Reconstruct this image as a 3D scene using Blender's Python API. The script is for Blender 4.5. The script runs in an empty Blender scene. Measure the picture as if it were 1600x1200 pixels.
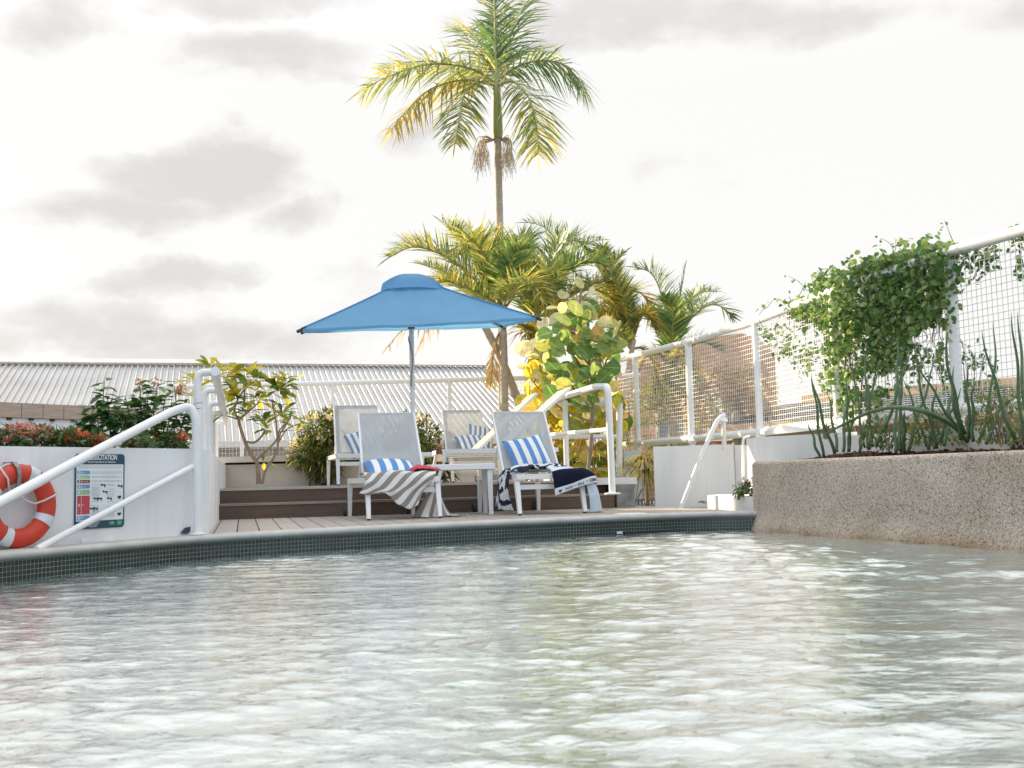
import bpy, math, random
import numpy as np
from math import sin, cos, pi, radians as R
from mathutils import Vector as Vec, Matrix, noise
random.seed(7)
S = bpy.context.scene
COL = S.collection
rnd = random.random
def ru(a, b): return a + (b - a) * rnd()

# ---------------------------------------------------------------- camera
EYE = Vec((0, 0, .5)); FPX = 1650.; ROLL = .024; PITCH = math.atan(147 / FPX)
cu = Vec((0, -sin(PITCH), cos(PITCH))); cf = Vec((0, cos(PITCH), sin(PITCH))); cx = Vec((1, 0, 0))
cr = cx * cos(ROLL) - cu * sin(ROLL); cup = cu * cos(ROLL) + cx * sin(ROLL)
def ray(px, py):                      # survey of the photograph: direction through a pixel of the 1600x1200 picture
    return cr * ((px - 800) / FPX) - cup * ((py - 600) / FPX) + cf
def G(px, py, z):                     # where that direction meets a level plane
    d = ray(px, py); return EYE + d * ((z - EYE.z) / d.z)
def V(px, py, D):                     # where it reaches a given distance into the scene
    d = ray(px, py); return EYE + d * (D / d.y)
def onplane(px, py, p0, n):
    d = ray(px, py); return EYE + d * ((p0 - EYE).dot(n) / d.dot(n))
cam = bpy.data.cameras.new('camera'); co = bpy.data.objects.new('camera', cam); COL.objects.link(co)
m = Matrix((cr, cup, -cf)).transposed().to_4x4(); m.translation = EYE; co.matrix_world = m
cam.sensor_width = 36; cam.lens = FPX / 1600 * 36; cam.clip_start = .05; cam.clip_end = 3000
cam.dof.use_dof = True; cam.dof.focus_distance = 10.2; cam.dof.aperture_fstop = 7.0
S.camera = co

# ---------------------------------------------------------------- materials
def NT(name):
    m = bpy.data.materials.new(name); m.use_nodes = True; t = m.node_tree
    return m, t, t.nodes, t.links, t.nodes['Principled BSDF']
def setp(p, rough=.5, metal=0, spec=.5):
    p.inputs['Roughness'].default_value = rough; p.inputs['Metallic'].default_value = metal
    p.inputs['Specular IOR Level'].default_value = spec
def rgb(c): return (c[0], c[1], c[2], 1)
def ramp(N, stops, interp='LINEAR'):
    r = N.new('ShaderNodeValToRGB'); e = r.color_ramp.elements; r.color_ramp.interpolation = interp
    while len(e) < len(stops): e.new(.5)
    for el, (p, c) in zip(e, stops): el.position = p; el.color = rgb(c)
    return r
def M(name, col, rough=.5, var=.1, scale=6, bump=0, bscale=80, metal=0, spec=.5, col2=None, trl=0, stretch=(1, 1, 1), island=0, streak=0):
    """painted / plain surface with blotches, optional bump, translucency and per-island tint"""
    m, t, N, L, p = NT(name); setp(p, rough, metal, spec)
    tc = N.new('ShaderNodeTexCoord'); mp = N.new('ShaderNodeMapping'); mp.inputs['Scale'].default_value = stretch
    L.new(tc.outputs['Object'], mp.inputs[0])
    n = N.new('ShaderNodeTexNoise'); n.inputs['Scale'].default_value = scale; n.inputs['Detail'].default_value = 6
    L.new(mp.outputs[0], n.inputs['Vector'])
    a = col2 or [c * (1 - var) for c in col]; b = col if col2 else [min(1, c * (1 + var)) for c in col]
    r = ramp(N, [(.3, a), (.7, b)]); L.new(n.outputs['Fac'], r.inputs[0]); out = r.outputs[0]
    if island:
        g = N.new('ShaderNodeNewGeometry'); hv = N.new('ShaderNodeHueSaturation'); ma = N.new('ShaderNodeMapRange')
        ma.inputs[3].default_value = 1 - island; ma.inputs[4].default_value = 1 + island
        L.new(g.outputs['Random Per Island'], ma.inputs[0]); L.new(ma.outputs[0], hv.inputs['Value']); L.new(out, hv.inputs['Color']); out = hv.outputs[0]
    if streak:         # faint vertical drip stains
        m2_ = N.new('ShaderNodeMapping'); m2_.inputs['Scale'].default_value = (9, 9, .5); L.new(tc.outputs['Object'], m2_.inputs[0]); n3_ = N.new('ShaderNodeTexNoise'); n3_.inputs['Scale'].default_value = 1.6; n3_.inputs['Detail'].default_value = 7; L.new(m2_.outputs[0], n3_.inputs[0])
        r3_ = ramp(N, [(.52, (1, 1, 1)), (.78, (1 - streak, 1 - streak * 1.1, 1 - streak * 1.35))]); L.new(n3_.outputs['Fac'], r3_.inputs[0]); x3 = N.new('ShaderNodeMix'); x3.data_type = 'RGBA'; x3.blend_type = 'MULTIPLY'; x3.inputs[0].default_value = 1; L.new(out, x3.inputs[6]); L.new(r3_.outputs[0], x3.inputs[7]); out = x3.outputs[2]
    L.new(out, p.inputs['Base Color'])
    if bump:
        n2 = N.new('ShaderNodeTexNoise'); n2.inputs['Scale'].default_value = bscale; n2.inputs['Detail'].default_value = 4
        L.new(mp.outputs[0], n2.inputs['Vector']); bb = N.new('ShaderNodeBump'); bb.inputs['Strength'].default_value = bump; bb.inputs['Distance'].default_value = .01
        L.new(n2.outputs['Fac'], bb.inputs['Height']); L.new(bb.outputs[0], p.inputs['Normal'])
    if trl:
        tr = N.new('ShaderNodeBsdfTranslucent'); mx = N.new('ShaderNodeMixShader'); mx.inputs[0].default_value = trl
        L.new(out, tr.inputs[0]); L.new(p.outputs[0], mx.inputs[1]); L.new(tr.outputs[0], mx.inputs[2]); L.new(mx.outputs[0], N['Material Output'].inputs[0])
    return m
def leafmat(name, stops, trl=.45, rough=.42, spec=.4, vein=False, glow=(1.4, 1.32, .9), gain=1.2):
    m, t, N, L, p = NT(name); setp(p, rough, 0, spec)
    g = N.new('ShaderNodeNewGeometry'); r0_ = ramp(N, stops); L.new(g.outputs['Random Per Island'], r0_.inputs[0])
    tc = N.new('ShaderNodeTexCoord'); nz = N.new('ShaderNodeTexNoise'); nz.inputs['Scale'].default_value = 16; nz.inputs['Detail'].default_value = 3; L.new(tc.outputs['Object'], nz.inputs[0])
    mr = N.new('ShaderNodeMapRange'); mr.inputs[1].default_value = .3; mr.inputs[2].default_value = .7; mr.inputs[3].default_value = .74 * gain; mr.inputs[4].default_value = 1.25 * gain; L.new(nz.outputs['Fac'], mr.inputs[0])
    r = N.new('ShaderNodeHueSaturation'); L.new(r0_.outputs[0], r.inputs['Color']); L.new(mr.outputs[0], r.inputs['Value'])
    if vein:          # pale midrib and side veins
        sx = N.new('ShaderNodeSeparateXYZ'); L.new(tc.outputs['UV'], sx.inputs[0])
        def mt(op, a, b=None):
            n = N.new('ShaderNodeMath'); n.operation = op
            for i, v in enumerate((a, b)):
                if v is None: continue
                if isinstance(v, (int, float)): n.inputs[i].default_value = v
                else: L.new(v, n.inputs[i])
            return n.outputs[0]
        ax = mt('ABSOLUTE', mt('SUBTRACT', sx.outputs[0], .5)); mid = mt('LESS_THAN', ax, .035)
        sv = mt('LESS_THAN', mt('FRACT', mt('SUBTRACT', mt('MULTIPLY', sx.outputs[1], 6.5), mt('MULTIPLY', ax, 4.5))), .10)
        vm_ = mt('MAXIMUM', mid, mt('MULTIPLY', sv, .6)); mv = N.new('ShaderNodeMix'); mv.data_type = 'RGBA'; L.new(mt('MULTIPLY', vm_, .6), mv.inputs[0]); L.new(r.outputs[0], mv.inputs[6]); mv.inputs[7].default_value = rgb((.50, .50, .25))
        rout = mv.outputs[2]
    else: rout = r.outputs[0]
    L.new(rout, p.inputs['Base Color'])
    gw = N.new('ShaderNodeMix'); gw.data_type = 'RGBA'; gw.blend_type = 'MULTIPLY'; gw.inputs[0].default_value = 1; gw.clamp_result = True; L.new(rout, gw.inputs[6]); gw.inputs[7].default_value = rgb(glow)
    tr = N.new('ShaderNodeBsdfTranslucent'); mx = N.new('ShaderNodeMixShader'); mx.inputs[0].default_value = trl
    L.new(gw.outputs[2], tr.inputs[0]); L.new(p.outputs[0], mx.inputs[1]); L.new(tr.outputs[0], mx.inputs[2]); L.new(mx.outputs[0], N['Material Output'].inputs[0])
    return m

# ---------------------------------------------------------------- mesh building
ORG = {}
class MB:
    def __init__(s): s.v = []; s.f = []; s.mi = []; s.uv = {}
    def add(s, vs, fs, mi=0, uvs=None):
        o = len(s.v); s.v += [Vec(v) for v in vs]
        for k, f in enumerate(fs):
            s.f.append([i + o for i in f]); s.mi.append(mi)
            if uvs: s.uv[len(s.f) - 1] = uvs[k]
        return s
    def box(s, c, d, rot=None, mi=0, taper=1):
        x, y, z = d[0] / 2, d[1] / 2, d[2] / 2; c = Vec(c)
        p = [Vec((sx * x * (taper if sz < 0 else 1), sy * y * (taper if sz < 0 else 1), sz * z)) for sz in (-1, 1) for sy in (-1, 1) for sx in (-1, 1)]
        if rot: p = [rot @ q for q in p]
        return s.add([c + q for q in p], [(0, 2, 3, 1), (4, 5, 7, 6), (0, 1, 5, 4), (2, 6, 7, 3), (0, 4, 6, 2), (1, 3, 7, 5)], mi)
    def bar(s, a, b, w, h, mi=0, up=Vec((0, 0, 1)), w2=None, h2=None):      # rectangular bar between two points
        a, b = Vec(a), Vec(b); t = (b - a).normalized(); x = t.cross(up)
        if x.length < 1e-4: x = Vec((1, 0, 0))
        x.normalize(); y = x.cross(t); w2 = w if w2 is None else w2; h2 = h if h2 is None else h2
        p = [a + x * sx * w / 2 + y * sy * h / 2 for sx, sy in ((-1, -1), (1, -1), (1, 1), (-1, 1))] + [b + x * sx * w2 / 2 + y * sy * h2 / 2 for sx, sy in ((-1, -1), (1, -1), (1, 1), (-1, 1))]
        return s.add(p, [(0, 1, 2, 3), (7, 6, 5, 4), (0, 4, 5, 1), (1, 5, 6, 2), (2, 6, 7, 3), (3, 7, 4, 0)], mi)
    def tube(s, pts, r, n=12, mi=0, cap=True, closed=False):
        pts = [Vec(p) for p in pts]; k = len(pts)
        rr = r if isinstance(r, (list, tuple)) else [r] * k
        tg = []
        for i in range(k):
            a = pts[(i - 1) % k] if (closed or i) else pts[0]; b = pts[(i + 1) % k] if (closed or i < k - 1) else pts[-1]
            tg.append((b - a).normalized())
        x = tg[0].orthogonal().normalized(); vs = []
        for i in range(k):
            x = (x - tg[i] * x.dot(tg[i])).normalized(); y = tg[i].cross(x)
            vs += [pts[i] + (x * cos(2 * pi * j / n) + y * sin(2 * pi * j / n)) * rr[i] for j in range(n)]
        fs = []
        for i in range(k if closed else k - 1):
            i2 = (i + 1) % k
            fs += [(i * n + j, i * n + (j + 1) % n, i2 * n + (j + 1) % n, i2 * n + j) for j in range(n)]
        if cap and not closed: fs += [tuple(range(n - 1, -1, -1)), tuple((k - 1) * n + j for j in range(n))]
        return s.add(vs, fs, mi)
    def lathe(s, prof, c=(0, 0, 0), n=24, mi=0):
        c = Vec(c); vs = []; k = len(prof)
        for r, z in prof: vs += [c + Vec((r * cos(2 * pi * j / n), r * sin(2 * pi * j / n), z)) for j in range(n)]
        fs = [(i * n + j, i * n + (j + 1) % n, (i + 1) * n + (j + 1) % n, (i + 1) * n + j) for i in range(k - 1) for j in range(n)]
        fs += [tuple(range(n - 1, -1, -1)), tuple((k - 1) * n + j for j in range(n))]
        return s.add(vs, fs, mi)
    def prism(s, poly, z0, z1, mi=0):
        n = len(poly); vs = [Vec((p[0], p[1], z0)) for p in poly] + [Vec((p[0], p[1], z1)) for p in poly]
        return s.add(vs, [tuple(range(n - 1, -1, -1)), tuple(range(n, 2 * n))] + [(i, (i + 1) % n, n + (i + 1) % n, n + i) for i in range(n)], mi)
    def slab(s, pts, off, mi=0):          # thin plate: polygon of 3-D points extruded by off
        n = len(pts); pts = [Vec(p) for p in pts]; off = Vec(off)
        return s.add(pts + [p + off for p in pts], [tuple(range(n)), tuple(range(2 * n - 1, n - 1, -1))] + [((i + 1) % n, i, n + i, n + (i + 1) % n) for i in range(n)], mi)
    def grid(s, fn, nu, nv, mi=0, uv=False, closed_u=False):
        vs = [fn(i / nu, j / nv) for i in range(nu + 1) for j in range(nv + 1)]
        fs = [(i * (nv + 1) + j, (i + 1) * (nv + 1) + j, (i + 1) * (nv + 1) + j + 1, i * (nv + 1) + j + 1) for i in range(nu) for j in range(nv)]
        uvs = [[(i / nu, j / nv), ((i + 1) / nu, j / nv), ((i + 1) / nu, (j + 1) / nv), (i / nu, (j + 1) / nv)] for i in range(nu) for j in range(nv)] if uv else None
        return s.add(vs, fs, mi, uvs)
    def sweep(s, poly, prof, mi=0, uv=False):     # profile (out, z) along a plan polyline; out = to the right of travel
        k = len(poly); vs = []; q = len(prof); acc = [0.]; fs = []; uvs = []
        for i in range(k):
            a, b = poly[max(0, i - 1)], poly[min(k - 1, i + 1)]; t = Vec((b[0] - a[0], b[1] - a[1])).normalized(); n = Vec((t.y, -t.x))
            if i: acc.append(acc[-1] + math.dist(poly[i][:2], poly[i - 1][:2]))
            vs += [Vec((poly[i][0] + n.x * o, poly[i][1] + n.y * o, z)) for o, z in prof]
        for i in range(k - 1):
            for j in range(q - 1):
                fs.append((i * q + j, (i + 1) * q + j, (i + 1) * q + j + 1, i * q + j + 1))
                uvs.append([(acc[i], prof[j][1]), (acc[i + 1], prof[j][1]), (acc[i + 1], prof[j + 1][1]), (acc[i], prof[j + 1][1])])
        fs += [tuple(range(q - 1, -1, -1)), tuple((k - 1) * q + j for j in range(q))]
        uvs += [[(0, 0)] * q, [(0, 0)] * q]
        return s.add(vs, fs, mi, uvs if uv else None)
    def leaf(s, p, d, nrm, L, W, prof, curl=.0, fold=.15, mi=0, uv=False):
        d = d.normalized(); x = d.cross(nrm)
        if x.length < 1e-3: x = d.orthogonal()
        x.normalize(); up = x.cross(d); a = []; n = len(prof)
        for t, w in prof:
            c = p + d * (L * t) - Vec((0, 0, 1)) * (curl * L * t * t)
            hw = W * .5 * w
            a += [c - x * hw + up * (fold * hw), c, c + x * hw + up * (fold * hw)]
        fs = []
        for i in range(n - 1):
            fs += [(3 * i, 3 * i + 1, 3 * i + 4, 3 * i + 3), (3 * i + 1, 3 * i + 2, 3 * i + 5, 3 * i + 4)]
        uvs = None
        if uv:
            uvs = []
            for i in range(n - 1):
                t0, t1 = prof[i][0], prof[i + 1][0]; uvs += [[(0, t0), (.5, t0), (.5, t1), (0, t1)], [(.5, t0), (1, t0), (1, t1), (.5, t1)]]
        return s.add(a, fs, mi, uvs)
    def blade(s, p, d, x, L, W, curl=.3, mi=0):       # narrow pointed leaflet: three stations
        d = d.normalized(); z = Vec((0, 0, 1))
        q = p + d * (L * .5) - z * (curl * L * .25); e = p + d * L - z * (curl * L)
        return s.add([p - x * W * .35, p + x * W * .35, q + x * W * .5, q - x * W * .5, e], [(0, 1, 2, 3), (3, 2, 4)], mi)
    def build(s, name, mats, parent=None, smooth=40, origin=None):
        me = bpy.data.meshes.new(name)
        if parent is not None: o = ORG[parent.name]
        elif origin is not None: o = Vec(origin)
        else:
            xs = [v.x for v in s.v]; ys = [v.y for v in s.v]; zs = [v.z for v in s.v]
            o = Vec(((min(xs) + max(xs)) / 2, (min(ys) + max(ys)) / 2, min(zs)))
        me.from_pydata([v - o for v in s.v], [], s.f)
        mats = mats if isinstance(mats, (list, tuple)) else [mats]
        for mm in mats: me.materials.append(mm)
        if len(mats) > 1: me.polygons.foreach_set('material_index', s.mi)
        if s.uv:
            ul = me.uv_layers.new(name='uv')
            for i, u in s.uv.items():
                p = me.polygons[i]
                for k, li in enumerate(p.loop_indices): ul.data[li].uv = u[k]
        me.validate(); me.update()
        if smooth:
            me.shade_smooth()
            if smooth < 180: me.set_sharp_from_angle(angle=R(smooth))
        ob = bpy.data.objects.new(name, me); COL.objects.link(ob)
        if parent is not None: ob.parent = parent
        else: ob.location = o
        ORG[ob.name] = o
        return ob
def tag(o, label, cat, group=None):
    o['label'] = label; o['category'] = cat
    if group: o['group'] = group
    return o
def thing(name, label, cat, loc=(0, 0, 0), group=None):
    o = bpy.data.objects.new(name, None); COL.objects.link(o); o.location = loc; o.empty_display_size = .1; ORG[o.name] = Vec(loc)
    return tag(o, label, cat, group)
def struct(o, kind='structure'): o['kind'] = kind; return o
def copy_tree(o, parent=None):
    c = o.copy(); COL.objects.link(c)
    if parent is not None: c.parent = parent
    for ch in list(o.children): copy_tree(ch, c)
    return c
def catmull(P, n=8):
    P = [Vec(p) for p in P]; Q = [P[0] * 2 - P[1]] + P + [P[-1] * 2 - P[-2]]; out = []
    for i in range(1, len(Q) - 2):
        a, b, c, d = Q[i - 1:i + 3]
        for k in range(n):
            t = k / n; out.append(.5 * (2 * b + (c - a) * t + (2 * a - 5 * b + 4 * c - d) * t * t + (3 * b - a - 3 * c + d) * t ** 3))
    return out + [P[-1]]
def fillet(P, r=.06, n=6):                 # round the corners of a polyline
    P = [Vec(p) for p in P]; out = [P[0]]
    for i in range(1, len(P) - 1):
        a, b, c = P[i - 1], P[i], P[i + 1]; u = (a - b); v = (c - b); k = min(r, u.length * .48, v.length * .48)
        p0 = b + u.normalized() * k; p1 = b + v.normalized() * k
        out += [p0.lerp(b, t).lerp(b.lerp(p1, t), t) for t in [j / n for j in range(n + 1)]]
    return out + [P[-1]]
def text(mb, s, fn, size=1, mi=0, bold=0., align='CENTER', squeeze=1.):
    """lettering as flat mesh; fn maps text coordinates (x,y) to a world point"""
    c = bpy.data.curves.new('t', 'FONT'); c.body = s; c.size = size; c.align_x = align; c.offset = bold; c.resolution_u = 2
    o = bpy.data.objects.new('t', c); COL.objects.link(o); bpy.context.view_layer.update()
    ev = o.evaluated_get(bpy.context.evaluated_depsgraph_get()); me = ev.to_mesh()
    mb.add([fn(v.co.x * squeeze, v.co.y) for v in me.vertices], [tuple(p.vertices) for p in me.polygons], mi)
    ev.to_mesh_clear(); bpy.data.objects.remove(o); bpy.data.curves.remove(c)
LANCE = [(0, .05), (.25, .8), (.5, 1), (.78, .6), (1, .03)]
OVAL = [(0, .1), (.2, .75), (.5, 1), (.8, .72), (1, .1)]
OBOV = [(0, .08), (.3, .55), (.65, 1), (.88, .75), (1, .1)]
ROUND = [(0, .35), (.12, .72), (.35, .98), (.6, 1), (.85, .72), (.96, .4), (1, .1)]
SMALL = [(0, .15), (.45, 1), (1, .08)]
def rdir():
    while 1:
        v = Vec((ru(-1, 1), ru(-1, 1), ru(-1, 1)))
        if .05 < v.length < 1: return v.normalized()

# ---------------------------------------------------------------- shared materials
WHITE = M('white_paint', (.78, .78, .77), .38, .05, 3, .08, 30)
WALLW = M('white_render', (.77, .77, .76), .8, .07, 1.7, .25, 70, spec=.25, stretch=(1.6, 1.6, .5), streak=.07)
WALLL = M('white_render_worn', (.77, .775, .78), .8, .08, 1.9, .2, 60, spec=.25, stretch=(1.5, 1.5, .5), streak=.07)
TUBE = M('white_powder_coat', (.80, .81, .81), .3, .04, 2)
LMET = M('white_lounger_metal', (.80, .80, .79), .35, .03, 4)
DARK = M('dark_rubber', (.03, .03, .03), .6)
CONC = M('coping_concrete', (.56, .55, .52), .7, .12, 5, .3, 120, col2=(.44, .43, .40), streak=.1)
BARK = M('grey_bark', (.34, .28, .22), .85, .3, 14, .6, 60, col2=(.18, .14, .11), stretch=(1, 1, .35))
SOIL = M('soil', (.06, .045, .035), .95, .4, 30, .8, 60)
# ---------------------------------------------------------------- setting
GROUND_Z = -1.1
struct(MB().add([(-900, -300, GROUND_Z), (900, -300, GROUND_Z), (900, 1500, GROUND_Z), (-900, 1500, GROUND_Z)], [(0, 1, 2, 3)]).build('ground', M('ground_earth', (.17, .15, .11), .95, .3, .4), smooth=0))

# coping line of the pool (front edge), surveyed at deck level
DZ = .16
cpl = [Vec((-3.5, -5)), Vec((-3.5, 1)), Vec((-3.38, 3)), Vec((-3.17, 4.5))] + [G(px, py, DZ).to_2d() for px, py in ((0, 865), (170, 850), (340, 836.5), (600, 822.5), (850, 811), (1060, 802.5), (1188, 799.5))]
COP = [Vec((p.x, p.y)) for p in catmull([Vec((p.x, p.y, 0)) for p in cpl], 6)]
cend = COP[-1]
pe = thing('pool_edge', 'dark green mosaic pool wall topped by a pale rounded concrete coping', 'pool edge', (COP[40].x, COP[40].y, 0))
# tiles
m, t, N, L, p = NT('mosaic_tile'); setp(p, .22, 0, .5)
tc = N.new('ShaderNodeTexCoord'); br = N.new('ShaderNodeTexBrick'); br.offset = 0; br.squash = 1
for k, v in (('Scale', 1), ('Mortar Size', .0017), ('Mortar Smooth', .1), ('Bias', -.15), ('Brick Width', .0275), ('Row Height', .0275)): br.inputs[k].default_value = v
br.inputs['Color1'].default_value = rgb((.009, .022, .020)); br.inputs['Color2'].default_value = rgb((.026, .048, .042)); br.inputs['Mortar'].default_value = rgb((.24, .29, .26))
nz = N.new('ShaderNodeTexNoise'); nz.inputs['Scale'].default_value = 3.; nz.inputs['Detail'].default_value = 5; L.new(tc.outputs['UV'], nz.inputs['Vector'])
mx = N.new('ShaderNodeMix'); mx.data_type = 'RGBA'; rp = ramp(N, [(.42, (0, 0, 0)), (.66, (1, 1, 1))]); L.new(nz.outputs['Fac'], rp.inputs[0])
fm = N.new('ShaderNodeMath'); fm.operation = 'MULTIPLY'; fm.inputs[1].default_value = .55; L.new(rp.outputs[0], fm.inputs[0]); L.new(fm.outputs[0], mx.inputs[0])
L.new(tc.outputs['UV'], br.inputs['Vector']); L.new(br.outputs['Color'], mx.inputs[6]); mx.inputs[7].default_value = rgb((.045, .058, .05)); L.new(mx.outputs[2], p.inputs['Base Color'])
bp = N.new('ShaderNodeBump'); bp.invert = True; bp.inputs['Strength'].default_value = .4; bp.inputs['Distance'].default_value = .002; L.new(br.outputs['Fac'], bp.inputs['Height']); L.new(bp.outputs[0], p.inputs['Normal'])
TILE = m
def cut(poly, x0, x1):     # part of polyline between fractions of x
    return [q for q in poly if x0 <= q.x <= x1]
mb = MB(); mb.sweep(COP, [(-.05, -1.0), (-.035, -1.0), (-.035, .117)], uv=True)
mb.build('tile_wall', TILE, pe, smooth=30)
mb = MB(); prof = [(-.24, .112)] + [(-.24, .162), (-.03, .164)] + [(-.03 + .028 * sin(a), .141 + .023 * cos(a)) for a in [R(x) for x in (20, 45, 70, 90, 110, 135, 160)]] + [(-.03, .114)]
mb.sweep(COP, prof); mb.build('coping', CONC, pe, smooth=50)
# skimmer mouth in the tile wall
s0 = min(range(len(COP)), key=lambda i: abs(800 + FPX * COP[i].x / COP[i].y - 1000)); a, b = COP[s0 - 1], COP[s0 + 2]
e2 = (b - a).normalized(); n2 = Vec((e2.y, -e2.x)); cc = (a + b) / 2
rot = Matrix.Rotation(math.atan2(e2.y, e2.x), 3, 'Z')
mb = MB(); mb.box((cc.x + n2.x * -.03, cc.y + n2.y * -.03, -.012), (.42, .02, .06), rot)
mb.build('skimmer_mouth', M('skimmer_dark', (.012, .016, .015), .5), pe)
mb = MB(); q = cc - e2 * .26
mb.box((q.x + n2.x * -.028, q.y + n2.y * -.028, .018), (.05, .022, .02), rot)
mb.build('skimmer_float', TUBE, pe)
# expansion joint end of the coping turning down at the planter
mb = MB(); q = cend; mb.box((q.x + .02, q.y + .0, .07), (.05, .09, .085), rot); mb.build('coping_end', CONC, pe)

# water
m, t, N, L, p = NT('pool_water'); N.remove(p)
tc = N.new('ShaderNodeTexCoord'); mp = N.new('ShaderNodeMapping'); mp.inputs['Scale'].default_value = (.6, 1.15, 1); L.new(tc.outputs['Object'], mp.inputs[0])
hs = None
for sc, de, w, dist in ((15, 3, .34, .6), (46, 4, .26, .5), (5, 2, .5, .3)):
    n = N.new('ShaderNodeTexNoise'); n.inputs['Scale'].default_value = sc; n.inputs['Detail'].default_value = de; n.inputs['Distortion'].default_value = dist
    L.new(mp.outputs[0], n.inputs['Vector']); q = N.new('ShaderNodeMath'); q.operation = 'MULTIPLY_ADD'; q.inputs[1].default_value = w; L.new(n.outputs['Fac'], q.inputs[0])
    if hs: L.new(hs, q.inputs[2])
    else: q.inputs[2].default_value = 0
    hs = q.outputs[0]
bp = N.new('ShaderNodeBump'); bp.inputs['Strength'].default_value = .9; bp.inputs['Distance'].default_value = .017; L.new(hs, bp.inputs['Height'])
fr = N.new('ShaderNodeFresnel'); fr.inputs[0].default_value = 1.7; L.new(bp.outputs[0], fr.inputs['Normal'])
gl = N.new('ShaderNodeBsdfGlossy'); gl.inputs[0].default_value = rgb((1, .98, .95)); gl.inputs['Roughness'].default_value = .04; L.new(bp.outputs[0], gl.inputs['Normal'])
tr = N.new('ShaderNodeBsdfTransparent'); tr.inputs[0].default_value = rgb((.74, .88, .85))
df = N.new('ShaderNodeBsdfDiffuse'); df.inputs[0].default_value = rgb((.33, .49, .51))
m1 = N.new('ShaderNodeMixShader'); m1.inputs[0].default_value = .82; L.new(tr.outputs[0], m1.inputs[1]); L.new(df.outputs[0], m1.inputs[2])
m2 = N.new('ShaderNodeMixShader'); fb_ = N.new('ShaderNodeMath'); fb_.operation = 'MULTIPLY_ADD'; fb_.use_clamp = True; fb_.inputs[1].default_value = 1.15; fb_.inputs[2].default_value = .35; L.new(fr.outputs[0], fb_.inputs[0]); L.new(fb_.outputs[0], m2.inputs[0]); L.new(m1.outputs[0], m2.inputs[1]); L.new(gl.outputs[0], m2.inputs[2]); L.new(m2.outputs[0], N['Material Output'].inputs[0])
WATER = m
rs = np.random.RandomState(3)
def pool_strip(rows):      # y, x range inside the pool walls
    out = []
    cy = np.array([q.y for q in COP]); cxx = np.array([q.x for q in COP])
    for y in rows: out.append((np.interp(y, cy, cxx) - .0 if y > -5 else -3.5))
    return np.array(out)
ys = np.concatenate([np.linspace(-5, 1.1, 14)[:-1], 1.1 * (cend.y / 1.1) ** np.linspace(0, 1, 820)])
NX = 500; xl = pool_strip(ys) - .03
XX = xl[:, None] + (4.0 - xl)[:, None] * np.linspace(0, 1, NX)[None, :]; YY = np.repeat(ys[:, None], NX, 1); ZZ = np.zeros_like(XX)
for k in range(130):
    lam = math.exp(ru(math.log(.045), math.log(.34))) if k < 105 else ru(.35, .9); ang = rs.normal(pi / 2 + .1, .55 if lam < .15 else .36); amp = (.00104 * (lam / .3) ** .82 if k < 105 else .0011) * ru(.5, 1.3)
    kx, ky = cos(ang) * 2 * pi / lam, sin(ang) * 2 * pi / lam
    env = 1.
    ZZ += (amp if lam < .12 else amp * (.75 + .9 / (1 + np.exp(-(XX - 1.0) * 2.2)))) * np.sin(kx * XX + ky * YY + ru(0, 6.28) + .6 * np.sin(.9 * XX + .7 * YY + k))
patch = .62 + .38 * np.sin(1.1 * XX + .4 * YY + 1) * np.sin(.8 * YY - .5 * XX)
ZZ *= patch
nv = NX; idx = np.arange(len(ys) * NX).reshape(len(ys), NX)
F = np.stack([idx[:-1, :-1], idx[:-1, 1:], idx[1:, 1:], idx[1:, :-1]], -1).reshape(-1, 4)
me = bpy.data.meshes.new('pool_water'); me.from_pydata(np.stack([XX, YY, ZZ], -1).reshape(-1, 3).tolist(), [], F.tolist()); me.materials.append(WATER); me.shade_smooth()
wo = bpy.data.objects.new('pool_water', me); COL.objects.link(wo); struct(wo)
PFLOOR = M('pool_floor_pebble', (.66, .64, .56), .8, .15, 40)
struct(MB().add([(-3.6, -5.2, -.95), (4.2, -5.2, -.95), (4.2, 9.6, -.95), (-3.6, 9.6, -.95)], [(0, 1, 2, 3)]).build('pool_floor', PFLOOR, smooth=0))

# lower deck of boards running away from the pool
bd = Vec((-.256, 1)).normalized(); bn = Vec((bd.y, -bd.x))
RL0, RL1 = Vec((-3.05, 10.49)), Vec((1.06, 11.31))            # foot of the steps
inner = [q + Vec((-(COP[min(i + 1, len(COP) - 1)] - COP[max(i - 1, 0)]).normalized().y, (COP[min(i + 1, len(COP) - 1)] - COP[max(i - 1, 0)]).normalized().x)) * .14 for i, q in enumerate(COP)]
def hit(p, poly):           # distance along bd from p to polyline
    best = None
    for a, b in zip(poly[:-1], poly[1:]):
        e = b - a; den = bd.x * e.y - bd.y * e.x
        if abs(den) < 1e-9: continue
        w = a - p; t = (w.x * e.y - w.y * e.x) / den; s = (w.x * bd.y - w.y * bd.x) / den
        if -1e-6 <= s <= 1 + 1e-6: best = t if best is None else min(best, t)
    return best
deckm = M('deck_boards', (.42, .375, .33), .62, .12, 5, .25, 60, col2=(.33, .29, .25), stretch=(5, .5, 1), island=.08)
mb = MB(); o = Vec((-2.1, 7.4)); w, gap = .152, .009
far = [Vec((-4, 10.3)) , RL0 + Vec((0, .04)), RL1 + Vec((0, .04)), Vec((1.1, 12.9)), Vec((4, 13.4))]
k = -3
while k < 34:
    a0, a1 = k * (w + gap), k * (w + gap) + w; P = []
    ok = True
    for a_, poly in ((a0, inner), (a1, inner), (a1, far), (a0, far)):
        p0 = o + bn * a_ - bd * 3
        t = hit(p0, poly)
        if t is None: ok = False; break
        P.append(p0 + bd * t)
    if ok and (P[3] - P[0]).dot(bd) > .05: mb.prism(P, DZ - .03, DZ - .0005 - .001 * rnd())
    k += 1
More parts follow.
